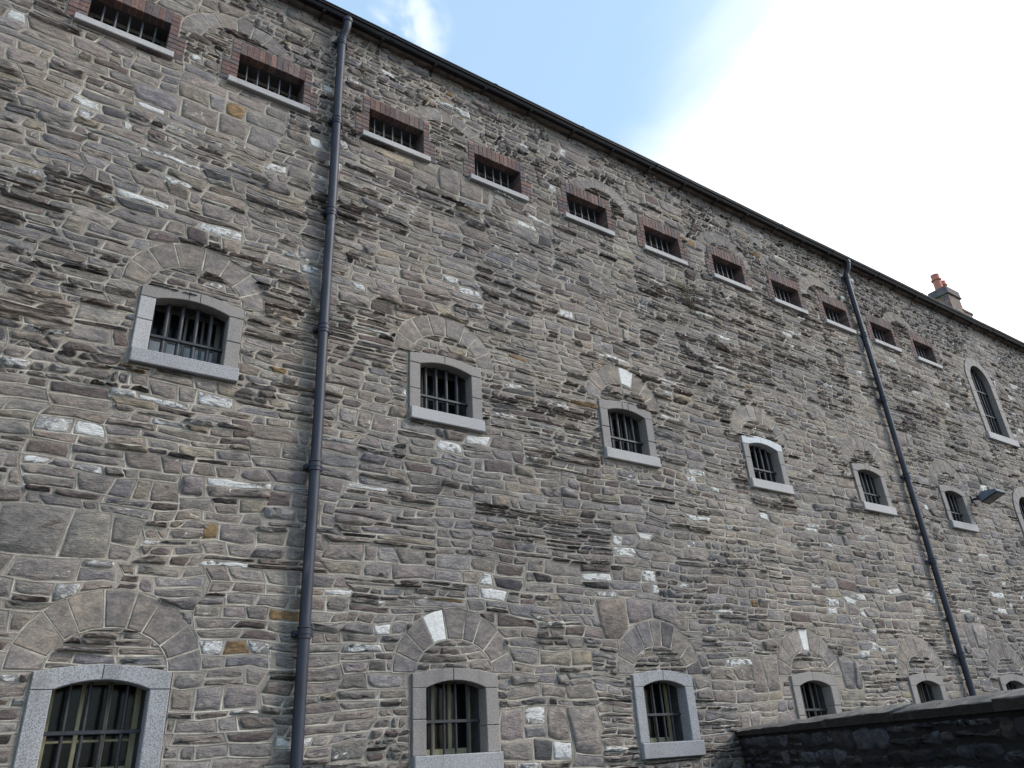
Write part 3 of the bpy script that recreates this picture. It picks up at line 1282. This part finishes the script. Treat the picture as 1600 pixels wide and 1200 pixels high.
def framed_window(x, zs, zt, kind, k):
    """one small cell window in its dressed stone frame: zs sill top, zt spring"""
    low = kind == 'ground'
    w = FR_W
    jw = 0.150 if not low else 0.158
    ox0, ox1 = x + jw, x + w - jw
    lint_top = LINTEL_TOP3 if low else LINTEL_TOP2
    apex = zt + (0.075 if low else 0.07)
    root = bpy.data.objects.new('window', None)
    COL.objects.link(root)
    root.parent = building
    if low:
        jm = M_GRAN if k in (0, 2) else M_SAND
        lm = M_GRAN if k in (0, 2) else M_SAND
        sm = M_GRAN
    else:
        jm = (M_SILL if k == 0 else M_SAND)
        lm = M_LIME if k == 3 else M_SAND
        sm = M_GRAN if k == 0 else M_SILL
    # jambs, in one or two stones
    for s, (a, b) in enumerate(((x, ox0), (ox1, x + w))):
        cut = [] if (low and k in (0, 2)) else [zs + (zt - zs) * random.uniform(0.3, 0.62)]
        zz = [zs] + cut + [zt]
        for c, d in zip(zz[:-1], zz[1:]):
            m = MB()
            pr = PROUD + random.uniform(-0.004, 0.004)
            m.cbox(a, b, -pr, 0.12, c + (0.002 if c > zs else 0), d - 0.002, 0.007)
            m.build('jamb_stone', M_SAND if (k == 0 and not low and s == 1) else jm, root)
    sp = [x + w * random.uniform(0.46, 0.54)] if (low or k % 2) else [x + w * 0.44, x + w * 0.55]
    for pl in lintel_polys(x, w, (ox0, ox1), zt, apex, lint_top - 0.012, 0.06, sp):
        m = MB()
        m.prism(pl, -PROUD + random.uniform(-0.003, 0.003), 0.12, 0.006)
        m.build('lintel_stone', lm, root)
    # sill
    m = MB()
    sz0 = zs - (0.175 if low else 0.155)
    m.cbox(x + 0.005, x + w + 0.012, -0.075, 0.36, sz0, zs + 0.001, 0.009)
    m.build('sill', sm, root)
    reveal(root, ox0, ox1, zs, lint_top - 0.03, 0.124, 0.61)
    if low:
        joinery(root, ox0, ox1, zs, lint_top - 0.03, 0.30, M_WOOD,
                [(ox0 + (ox1 - ox0) * 0.36, 0.035), (ox0 + (ox1 - ox0) * 0.64, 0.045)], [(zs + 0.26, 0.02)] if k == 0 else [])
        bars(root, ox0, ox1, zs, apex + 0.02, 4, 0.0155, 0.13, M_BAR, [zs + (zt - zs) * 0.50])
    else:
        joinery(root, ox0, ox1, zs, lint_top - 0.03, 0.30, M_WOODG,
                [(ox0 + (ox1 - ox0) * 0.27, 0.028), (ox0 + (ox1 - ox0) * 0.51, 0.028), (ox0 + (ox1 - ox0) * 0.75, 0.028)],
                [(zs + 0.14, 0.025), (zs + 0.34, 0.025)], M_GLASS, pale=(k == 0))
        bars(root, ox0, ox1, zs, apex + 0.02, 4, 0.024, 0.11, M_BAR, [zs + (zt - zs) * 0.40])
    # relieving arch
    cx = x + w / 2 + 0.01
    if low:
        white = {1: (5,), 3: (4,)}.get(k, ())
        tin = {0: {0: 'blue', 3: 'warm', 5: 'buff', 6: 'warm'}, 2: {0: 'slate', 1: 'buff', 2: 'buff', 5: 'blue', 3: 'slate'}}.get(k)
        voussoirs(root, cx, ARCH_OUT3, ARCH_IN3, (9, 9, 9, 9, 8, 8)[k], -0.03, PI + 0.03, None, white, tints=tin)
    else:
        white = {2: (3,)}.get(k, ())
        voussoirs(root, cx, ARCH_OUT2, ARCH_IN2, (8, 8, 8, 8, 9, 8)[k], -0.02, PI + 0.02, None, white)
    return root


for k, x in enumerate(WIN2_X):
    framed_window(x, 5.468, 6.095, 'middle', k)
for k, x in enumerate(WIN3_X):
    framed_window(x, 1.655, 2.290, 'ground', k)

# old arches left in the wall above the brick windows
for k, c in enumerate(OLD_ARCH):
    voussoirs(wall, c, OLD_OUT, OLD_IN, 9, 0, PI, BRICK_KEEP, (), 'arch_stone')

BR = [(0.136, 0.080, 0.068), (0.115, 0.068, 0.060), (0.112, 0.082, 0.077), (0.168, 0.096, 0.074), (0.098, 0.078, 0.078), (0.145, 0.100, 0.088)]


def btint():
    c = random.choice(BR)
    f = random.uniform(0.8, 1.2)
    return (c[0] * f, c[1] * f, c[2] * f, 0.0)


def brick_window(x, k):
    root = bpy.data.objects.new('window', None)
    COL.objects.link(root)
    root.parent = building
    ox0, ox1 = x, x + OPEN1_W
    separate = k < 7
    J = 0.006
    joined = MB()

    def brick(a, b, c, d, depth=0.30, pr=None):
        pr = 0.020 + random.uniform(-0.003, 0.003) if pr is None else pr
        if separate:
            m = MB()
            m.cbox(a, b, -pr, depth, c, d, 0.004, btint(), 0.001)
            m.build('brick', M_BRICK, root)
        else:
            joined.cbox(a, b, -pr, depth, c, d, 0.004, btint(), 0.001)
    # jambs: five long courses below, five short courses above
    h = 0.075
    for side in (0, 1):
        for i in range(10):
            c = 9.522 + i * h
            wide = 0.20 if i < 5 else 0.10
            if i < 5 and i % 2:
                parts = [(0, 0.098), (0.098 + J, wide)]
            else:
                parts = [(0, wide)]
            for a, b in parts:
                if side == 0:
                    brick(ox0 - b, ox0 - a, c, c + h - J)
                else:
                    brick(ox1 + a, ox1 + b, c, c + h - J)
    # soldier course over the opening
    n = 11
    sw = OPEN1_W / n
    for i in range(n):
        a = ox0 + i * sw
        brick(a + J / 2, a + sw - J / 2, 10.058 + random.uniform(0, 0.004), 10.272 + random.uniform(-0.006, 0.006), 0.11)
    if not separate:
        o = joined.build('brickwork', M_BRICK, root)
        o['kind'] = 'stuff'
    # mortar bed just behind the brick faces
    m = MB()
    m.box(ox0 - 0.204, ox0 - 0.004, -0.012, 0.31, 9.516, 9.896)
    m.box(ox1 + 0.004, ox1 + 0.204, -0.012, 0.31, 9.516, 9.896)
    m.box(ox0 - 0.104, ox0 - 0.004, -0.0125, 0.31, 9.897, 10.276)
    m.box(ox1 + 0.004, ox1 + 0.104, -0.0125, 0.31, 9.897, 10.276)
    m.box(ox0 - 0.003, ox1 + 0.003, -0.012, 0.105, 10.062, 10.276)
    m.build('brick_mortar', M_MORT, root)
    m = MB()
    m.cbox(ox0 - 0.11, ox1 + 0.09, -0.075, 0.34, 9.462, 9.558, 0.007)
    m.build('sill', M_SILL, root)
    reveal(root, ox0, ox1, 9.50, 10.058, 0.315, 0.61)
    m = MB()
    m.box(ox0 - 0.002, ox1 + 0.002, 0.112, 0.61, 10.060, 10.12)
    m.build('lintel', M_REV, root)  # soffit lining, its shade carried by the dark colour
    joinery(root, ox0, ox1, 9.56, 10.056, 0.30, M_WOODG, [(ox0 + OPEN1_W * 0.34, 0.03), (ox0 + OPEN1_W * 0.66, 0.03)], [(9.80, 0.022)])
    bars(root, ox0, ox1, 9.55, 10.06, 5, 0.0135, 0.14, M_BAR2)


for k, x in enumerate(WIN1_X):
    brick_window(x, k)


def tall_window(cx, cz, zb):
    root = bpy.data.objects.new('window', None)
    COL.objects.link(root)
    root.parent = building
    r, R = 0.47, 0.70
    # jamb stones and round head in stones
    for s in (-1, 1):
        z = zb
        while z < cz - 0.01:
            h = min(random.uniform(0.3, 0.5), cz - z)
            if cz - (z + h) < 0.15:
                h = cz - z
            m = MB()
            a, b = (cx - R, cx - r) if s < 0 else (cx + r, cx + R)
            m.cbox(a, b, -0.035, 0.10, z, z + h - 0.003, 0.006)
            m.build('jamb_stone', M_SAND, root)
            z += h
    n = 7
    for k in range(n):
        a, b = PI * k / n + 0.004, PI * (k + 1) / n - 0.004
        po = [(cx + R * math.cos(a + (b - a) * i / 4), cz + R * math.sin(a + (b - a) * i / 4)) for i in range(5)]
        pi_ = [(cx + r * math.cos(b + (a - b) * i / 4), cz + r * math.sin(b + (a - b) * i / 4)) for i in range(5)]
        m = MB()
        m.prism(po + pi_, -0.035, 0.10, 0.005)
        m.build('arch_stone', M_SAND, root)
    m = MB()
    m.cbox(cx - 0.76, cx + 0.76, -0.08, 0.36, zb - 0.18, zb, 0.008)
    m.build('sill', M_SILL, root)
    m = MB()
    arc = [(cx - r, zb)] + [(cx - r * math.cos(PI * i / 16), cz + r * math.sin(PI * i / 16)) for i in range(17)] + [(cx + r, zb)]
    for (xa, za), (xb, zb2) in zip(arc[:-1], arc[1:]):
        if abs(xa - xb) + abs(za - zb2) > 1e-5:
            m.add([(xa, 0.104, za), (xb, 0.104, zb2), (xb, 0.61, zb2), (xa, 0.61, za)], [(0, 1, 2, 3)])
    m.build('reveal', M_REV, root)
    joinery(root, cx - r, cx + r, zb, cz + r, 0.36, M_WOODG, [(cx - 0.15, 0.03), (cx + 0.15, 0.03)], [(zb + 0.5, 0.02), (zb + 1.0, 0.02)])
    for k in range(5):
        x = cx - r + 2 * r * (k + 1) / 6
        top = cz + math.sqrt(max(0, r * r - (x - cx) ** 2))
        m = MB()
        m.tube([(x, 0.13, zb), (x, 0.13, top)], 0.021, 8)
        autosmooth(m.build('bar', M_BAR, root), 50)
    for z in (zb + 0.62, zb + 1.30):
        if z < cz + 0.3:
            m = MB()
            m.cbox(cx - r, cx + r, 0.09, 0.125, z - 0.02, z + 0.02, 0.004)
            m.build('cross_bar', M_BAR, root)


for c in TALL:
    tall_window(*c)

o = rib.build('mortar_pointing', M_RIB, wall, smooth=True)
o['kind'] = 'stuff'

# ------------------------------------------------------------------ eaves, gutter, roof
x = END_X0
while x < END_X1:
    w = random.uniform(1.0, 1.6)
    if -5 < x < 30:
        m = MB()
        pr = 0.108 + random.uniform(-0.008, 0.008)
        m.cbox(x + 0.004, x + w - 0.004, -pr, 0.30, EAVE_Z - 0.006 + random.uniform(-0.004, 0.004), 11.50, 0.01)
        m.build('eaves_stone', M_EAVE, building)
    x += w

gut = MB()
prof = [(-0.130, 11.500), (-0.130, 11.425), (-0.142, 11.405), (-0.172, 11.394), (-0.202, 11.400), (-0.220, 11.422), (-0.227, 11.448),
        (-0.250, 11.458), (-0.257, 11.482), (-0.266, 11.486), (-0.266, 11.503), (-0.252, 11.503), (-0.244, 11.475), (-0.21, 11.435), (-0.172, 11.410), (-0.142, 11.425), (-0.140, 11.500)]
n = len(prof)
xs = list(np.linspace(END_X0, END_X1, 61))
v = []
for i, xx in enumerate(xs):
    dz = 0.006 * math.sin(xx * 0.9) + 0.004 * math.sin(xx * 2.3 + 1)
    v += [(xx, py, pz + dz) for py, pz in prof]
f = []
for i in range(len(xs) - 1):
    for j in range(n):
        j2 = (j + 1) % n
        f.append((i * n + j, (i + 1) * n + j, (i + 1) * n + j2, i * n + j2))
gut.add(v, f)
gutter = gut.build('gutter', M_GUT, building)
autosmooth(gutter, 35)
jx = -3.95
while jx < 30:
    m = MB()
    c = (-0.195, 11.47)
    ring = [(c[0] + (py - c[0]) * 1.06, c[1] + (pz - c[1]) * 1.05) for py, pz in prof[:11]]
    vv = [(xx, py, pz) for xx in (jx - 0.03, jx + 0.03) for py, pz in ring]
    k = len(ring)
    ff = [tuple(range(k)), tuple(range(2 * k - 1, k - 1, -1))] + [(i, i + k, (i + 1) % k + k, (i + 1) % k) for i in range(k)]
    m.add(vv, ff)
    m.build('gutter_joint', M_GUT, gutter)
    for bx in (jx - 0.16, jx + 0.75):
        m = MB()
        m.cbox(bx - 0.018, bx + 0.018, -0.20, -0.004, 11.376, 11.390, 0.003)
        m.cbox(bx - 0.0175, bx + 0.0175, -0.018, -0.003, 11.29, 11.375, 0.003)
        m.build('gutter_bracket', M_BRKT, gutter)
    jx += 1.83

r = MB()
r.add([(END_X0 - 0.2, -0.15, 11.497), (END_X1 + 0.2, -0.15, 11.497), (END_X1 + 0.2, 6.15, 15.2), (END_X0 - 0.2, 6.15, 15.2),
       (END_X0 - 0.2, 12.5, 11.56), (END_X1 + 0.2, 12.5, 11.56), (END_X0 - 0.2, -0.10, 11.502), (END_X1 + 0.2, -0.10, 11.502),
       (END_X0 - 0.2, 12.4, 11.50), (END_X1 + 0.2, 12.4, 11.50)],
      [(0, 1, 2, 3), (3, 2, 5, 4), (0, 6, 7, 1), (4, 5, 9, 8), (6, 8, 9, 7), (0, 3, 4, 8, 6), (1, 7, 9, 5, 2)])
r.build('roof', M_SLATE, building)

# ------------------------------------------------------------------ chimney
chim = bpy.data.objects.new('chimney', None)
COL.objects.link(chim)
chim.parent = building
core = MB()
core.box(26.94, 27.79, 2.52, 3.09, 12.0, 16.0)
core.box(27.72, 28.38, 2.53, 3.08, 12.0, 15.40)
core.box(26.93, 27.80, 2.51, 3.10, 15.98, 16.21)
core.build('chimney_core', M_MORT, chim)
bk = MB()
cap_b = MB()


def course(mb, x0, x1, y0, y1, z, h, off, dark):
    """one course of facing stones round a stack"""
    def run(a, b, fn, tone):
        t = a
        first = True
        while t < b - 0.01:
            L = (off if first else random.uniform(0.20, 0.30))
            first = False
            e = min(b, t + L)
            if b - e < 0.06:
                e = b
            fn(t + 0.004, e - 0.004, tone)
            t = e
    tone_l = lambda: tuple(q * random.uniform(0.75, 1.3) for q in (0.23, 0.175, 0.145)) + (0.0,)
    run(x0, x1, lambda a, b, _: mb.box(a, b, y0 - 0.016, y0 + 0.03, z + 0.004, z + h - 0.004, tone_l()), 0)
    run(y0, y1, lambda a, b, _: mb.box(x0 - 0.016, x0 + 0.03, a, b, z + 0.004, z + h - 0.004, tone_l()), 0)
    run(y0, y1, lambda a, b, _: mb.box(x1 - 0.03, x1 + 0.016, a, b, z + 0.004, z + h - 0.004, tone_l()), 0)


z = 12.6
i = 0
while z < 15.95:
    course(bk, 26.94, 27.79, 2.52, 3.09, z, 0.135, 0.14 if i % 2 else 0.26, 0)
    if z < 15.3:
        course(bk, 27.82, 28.38, 2.53, 3.08, z, 0.135, 0.14 if i % 2 else 0.26, 0)
    z += 0.135
    i += 1
o = bk.build('chimney_stonework', M_CHIM, chim)
o['kind'] = 'stuff'
m = MB()
m.cbox(26.885, 27.845, 2.465, 3.145, 15.97, 16.24, 0.015, (0.17, 0.15, 0.14, 0.1))
m.cbox(26.865, 27.865, 2.445, 3.165, 15.93, 15.968, 0.01, (0.13, 0.12, 0.11, 0.1))
m.build('chimney_cap', M_CAP, chim)
m = MB()
m.cbox(27.74, 28.44, 2.48, 3.13, 15.40, 15.50, 0.012, (0.12, 0.10, 0.095, 0.1))
m.build('chimney_shoulder', M_CAP, chim)
for px_, py_, hh, rr in ((27.16, 2.80, 0.72, 0.150), (27.56, 2.80, 0.55, 0.135)):
    m = MB()
    z0 = 16.24
    P = [(rr * 0.95, 0), (rr * 0.92, hh * 0.62), (rr * 1.18, hh * 0.66), (rr * 1.18, hh * 0.72), (rr * 0.95, hh * 0.75), (rr * 0.92, hh * 0.95), (rr * 1.02, hh), (rr * 0.82, hh), (rr * 0.8, hh * 0.5)]
    seg = 16
    vv = []
    for (r_, z_) in P:
        for k in range(seg):
            a = 2 * PI * k / seg
            vv.append((px_ + r_ * math.cos(a), py_ + r_ * math.sin(a), z0 + z_))
    ff = []
    for i in range(len(P) - 1):
        for k in range(seg):
            k2 = (k + 1) % seg
            ff.append((i * seg + k, i * seg + k2, (i + 1) * seg + k2, (i + 1) * seg + k))
    m.add(vv, ff)
    autosmooth(m.build('chimney_pot', M_POT, chim), 35)


# ------------------------------------------------------------------ rainwater pipes
def downpipe(px):
    yy = -0.105
    r = 0.058
    root = MB()
    path = [(px, yy, 0.0)]
    zz = 0.0
    pts = [(px + 0.004 * math.sin(q * 1.7), yy, q) for q in np.linspace(0.02, 11.02, 12)]
    root.tube(pts, r, 20, False)
    # swan neck up to the gutter outlet
    neck = [(px, yy, 11.02), (px + 0.002, yy - 0.005, 11.08), (px + 0.008, yy - 0.03, 11.13), (px + 0.02, yy - 0.065, 11.19), (px + 0.028, yy - 0.095, 11.25), (px + 0.03, yy - 0.105, 11.31), (px + 0.03, yy - 0.105, 11.42)]
    p = root.build('downpipe', M_PIPE, building)
    autosmooth(p, 50)
    m = MB()
    m.tube(neck, [r, r, r, r, r, r, r], 20, False)
    m.tube([(px + 0.03, yy - 0.105, 11.33), (px + 0.03, yy - 0.105, 11.335), (px + 0.03, yy - 0.105, 11.40), (px + 0.03, yy - 0.105, 11.405)], [r, r * 1.22, r * 1.22, r], 20)
    autosmooth(m.build('swan_neck', M_PIPE, p), 50)
    for z in (1.10, 2.78, 4.49, 6.19, 7.90, 9.46, 11.00):
        m = MB()
        m.tube([(px, yy, z - 0.055), (px, yy, z - 0.050), (px, yy, z + 0.040), (px, yy, z + 0.045)], [r, r * 1.17, r * 1.17, r], 20)
        m.tube([(px, yy, z + 0.040), (px, yy, z + 0.045), (px, yy, z + 0.062), (px, yy, z + 0.066)], [r, r * 1.27, r * 1.27, r], 20)
        m.tube([(px, yy, z - 0.018), (px, yy, z - 0.013), (px, yy, z + 0.003), (px, yy, z + 0.008)], [r, r * 1.27, r * 1.27, r], 20)
        autosmooth(m.build('pipe_collar', M_PIPE, p), 50)
        m = MB()
        for s in (-1, 1):
            m.cbox(px + s * 0.075 - 0.022, px + s * 0.075 + 0.022, yy + 0.02, 0.02, z - 0.028, z + 0.028, 0.006)
            m.tube([(px + s * 0.075, yy + 0.022, z), (px + s * 0.075, yy + 0.002, z)], 0.014, 8)
        m.box(px - 0.06, px + 0.06, yy + 0.035, yy + 0.05, z - 0.026, z + 0.026)
        m.build('pipe_bracket', M_PIPE, p)
    return p


downpipe(2.613)
downpipe(14.835)


# ================================================================== floodlight
fl = thing('floodlight', 'small grey floodlight sticking out of the stone wall beside the sixth middle storey window', 'floodlight')
m = MB()
m.cbox(17.46, 17.60, -0.03, 0.005, 6.02, 6.16, 0.006)
m.tube([(17.53, -0.03, 6.09), (17.53, -0.16, 6.08)], 0.028, 10)
m.cbox(17.44, 17.62, -0.22, -0.15, 6.03, 6.13, 0.01)
m.build('mounting_bracket', M_LAMPD, fl)
m = MB()
# wedge shaped body: narrow at the wall, wide and flat at the front
b0 = [(17.43, -0.19, 6.00), (17.63, -0.19, 6.00), (17.63, -0.19, 6.12), (17.43, -0.19, 6.12)]
b1 = [(17.36, -0.26, 5.97), (17.70, -0.26, 5.97), (17.70, -0.26, 6.15), (17.36, -0.26, 6.15)]
b2 = [(17.36, -0.60, 6.09), (17.70, -0.60, 6.09), (17.70, -0.60, 6.15), (17.36, -0.60, 6.15)]
vv = b0 + b1 + b2
ff = [(3, 2, 1, 0)]
for k in (0, 4):
    for i in range(4):
        j = (i + 1) % 4
        ff.append((k + i, k + j, k + 4 + j, k + 4 + i))
ff.append((8, 9, 10, 11))
m.add(vv, ff)
m.build('lamp_housing', M_LAMPB, fl)
def slab(mb, x0, x1, ya, za, yb, zb, t):
    v = [(x0, ya, za), (x1, ya, za), (x1, yb, zb), (x0, yb, zb)]
    v += [(x, y, z - t) for x, y, z in v]
    mb.add(v, [(0, 1, 2, 3), (7, 6, 5, 4), (0, 4, 5, 1), (1, 5, 6, 2), (2, 6, 7, 3), (3, 7, 4, 0)])


m = MB()
slab(m, 17.34, 17.72, -0.24, 5.958, -0.63, 6.096, 0.018)
m.build('lamp_rim', M_LAMPD, fl)
m = MB()
slab(m, 17.375, 17.685, -0.275, 5.950, -0.59, 6.061, 0.006)
m.build('lamp_glass', M_LENS, fl)
m = MB()
for i in range(5):
    xx = 17.44 + i * 0.045
    m.box(xx, xx + 0.008, -0.46, -0.24, 6.14, 6.185)
m.build('cooling_fin', M_LAMPB, fl)

# ================================================================== plant rooted in the wall
plant = thing('wall_plant', 'straggly green and brown plant growing out of the stone wall under the top storey windows', 'plant')
lf = MB()
st = MB()
for cx_, cz_, sc_ in ((9.10, 8.98, 0.15), (9.30, 8.83, 0.13), (9.42, 8.80, 0.08), (9.40, 8.55, 0.07), (9.20, 8.90, 0.13), (9.22, 8.66, 0.09), (9.30, 8.52, 0.07)):
    for _ in range(int(sc_ * 330)):
        a = random.uniform(0, 2 * PI)
        rr_ = sc_ * math.sqrt(random.random())
        c = Vector((cx_ + rr_ * math.cos(a), -0.03 - random.random() * 0.10 * (sc_ / 0.15), cz_ + rr_ * math.sin(a) * 0.8))
        L = random.uniform(0.02, 0.045)
        d = Vector((random.uniform(-1, 1), random.uniform(-0.8, 0.2), random.uniform(-1, 0.6))).normalized() * L
        s_ = d.cross(Vector((random.uniform(-1, 1), random.uniform(-1, 1), random.uniform(-1, 1)))).normalized() * L * 0.3
        lf.add([tuple(c), tuple(c + d * 0.5 + s_), tuple(c + d), tuple(c + d * 0.5 - s_)], [(0, 1, 2, 3)])
for a, b in (((9.12, 9.0), (9.22, 8.72)), ((9.14, 8.92), (9.38, 8.80)), ((9.2, 8.8), (9.28, 8.5)), ((9.24, 8.75), (9.42, 8.55)), ((9.18, 8.88), (9.16, 8.62)), ((9.1, 9.02), (9.02, 8.9)), ((9.3, 8.62), (9.36, 8.42)), ((9.22, 8.70), (9.31, 8.46))):
    mid = ((a[0] + b[0]) / 2 + random.uniform(-0.03, 0.03), (a[1] + b[1]) / 2 + 0.03)
    st.tube([(a[0], -0.01, a[1]), (mid[0], -0.07, mid[1]), (b[0], -0.05, b[1])], [0.006, 0.005, 0.003], 5)
lf.build('foliage', M_LEAF, plant)['kind'] = 'stuff'
st.build('stem', M_DRY, plant)

# ================================================================== low dark yard wall that runs up to the building
low = thing('yard_wall', 'low blackened stone wall with sloping coping stones running up to the prison wall', 'wall')
J = Vector((8.676, 0.0, 0.0))
U = Vector((-0.5824, -0.8129, 0.0))         # along the wall, towards the camera side
N = Vector((-0.8129, 0.5824, 0.0))          # its visible face looks this way
LW = 10.5
TH_ = 0.34
Z_UND, Z_EDGE = 1.674, 1.742


def lowframe(X, Y, Z):
    """X along, Y depth (negative = proud of the face), Z up"""
    return np.stack([J.x + U.x * X - N.x * Y, J.y + U.y * X - N.y * Y, Z], 1)


def lbox(mb, x0, x1, y0, y1, z0, z1, b=0.006, col=None, zt_back=None):
    zt = z1 if zt_back is None else zt_back
    P = np.array([(x0, y0, z0), (x1, y0, z0), (x1, y0, z1), (x0, y0, z1), (x0, y1, z0), (x1, y1, z0), (x1, y1, zt), (x0, y1, zt)], float)
    V = lowframe(P[:, 0], P[:, 1], P[:, 2])
    mb.add([tuple(q) for q in V.tolist()], [(0, 1, 2, 3), (5, 4, 7, 6), (3, 2, 6, 7), (1, 0, 4, 5), (0, 3, 7, 4), (1, 5, 6, 2)], col)


m = MB()
lbox(m, -0.9, LW, 0.004, TH_, -0.3, Z_UND)
m.build('wall_core', M_BMORT, low)
core_keep = []
lows = []
lc = layout(0.05, LW, 0.0, Z_UND - 0.004, lambda x, z: random.choice(['mid', 'mid', 'mid', 'mixed', 'rubble']), (0.6, 1.6), (0.3, 0.5))
DP = [(0.045, 0.047, 0.055), (0.065, 0.069, 0.082), (0.032, 0.032, 0.036), (0.085, 0.086, 0.097), (0.050, 0.046, 0.046)]
for c, s in lc:
    c = ccw(c)
    m3 = c.mean(0)
    w3 = J + U * m3[0]
    q = project(w3.x, w3.y, m3[1])
    vis = q is not None and 1100 < q[0] < 1650 and q[1] < 1260
    lows.append((c, s, (area(c) if vis else 0)))
order = sorted(range(len(lows)), key=lambda i: -lows[i][2])
keep = set([i for i in order[:220] if lows[i][2] > 0])
rest = MB()
for i, (c, s, a) in enumerate(lows):
    col = random.choice(DP)
    fct = random.uniform(0.5, 1.7)
    t = tuple(q * fct for q in col) + (random.choice((0, 0, 0, 0.35, 0.55)),)
    if i in keep:
        m = MB()
        if stone_geo(m, c, 'rubble', t, gap=random.uniform(0.012, 0.026), proud=random.uniform(0.020, 0.055), frame=lowframe):
            m.build('stone', M_BSTONE, low, smooth=True)
    else:
        stone_geo(rest, c, s, t, gap=0.015, frame=lowframe)
o = rest.build('rubble_stonework', M_BSTONE, low, smooth=True)
o['kind'] = 'stuff'
x = -0.02
k = 0
while x < LW:
    w = (1.36, 2.25, 1.5)[k % 3] + random.uniform(-0.1, 0.1)
    dz = random.uniform(-0.006, 0.008)
    dy = random.uniform(-0.012, 0.012)
    m = MB()
    # front edge, then a slope that rises away from the viewer to the ridge
    xs_ = np.linspace(x + 0.004, x + w - 0.004, 9)
    V = []
    pf = [(-0.045 + dy, Z_UND + 0.002), (-0.05 + dy, Z_EDGE + dz - 0.008), (-0.042 + dy, Z_EDGE + dz), (0.06, Z_EDGE + 0.030 + dz), (0.13, Z_EDGE + 0.048 + dz), (0.42, Z_EDGE - 0.005 + dz), (0.42, Z_UND + 0.002)]
    base = random.choice([(0.22, 0.20, 0.18), (0.25, 0.23, 0.205), (0.19, 0.175, 0.16)])
    face_dark = tuple(q * 0.15 for q in base)  # front face and underside much darker than the sloping top
    cols = []
    for xx in xs_:
        for q_, (a_, b_) in enumerate(pf):
            V.append((xx, a_ + random.uniform(-0.008, 0.008), b_ + (random.uniform(-0.008, 0.006) if b_ > Z_UND + 0.01 else 0)))
            cols.append((*(face_dark if q_ in (0, 1, 6) else base), 0.1 if q_ in (0, 1, 6) else 0.30))
    V = np.array(V)
    P = lowframe(V[:, 0], V[:, 1], V[:, 2])
    kk = len(pf)
    ff = [tuple(range(kk)), tuple(range(9 * kk - 1, 8 * kk - 1, -1))]
    for i in range(8):
        for j in range(kk):
            j2 = (j + 1) % kk
            ff.append((i * kk + j, i * kk + j2, (i + 1) * kk + j2, (i + 1) * kk + j)[::-1])
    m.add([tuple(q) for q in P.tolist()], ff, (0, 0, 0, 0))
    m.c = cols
    autosmooth(m.build('coping_stone', M_CAP, low), 30)
    x += w
    k += 1
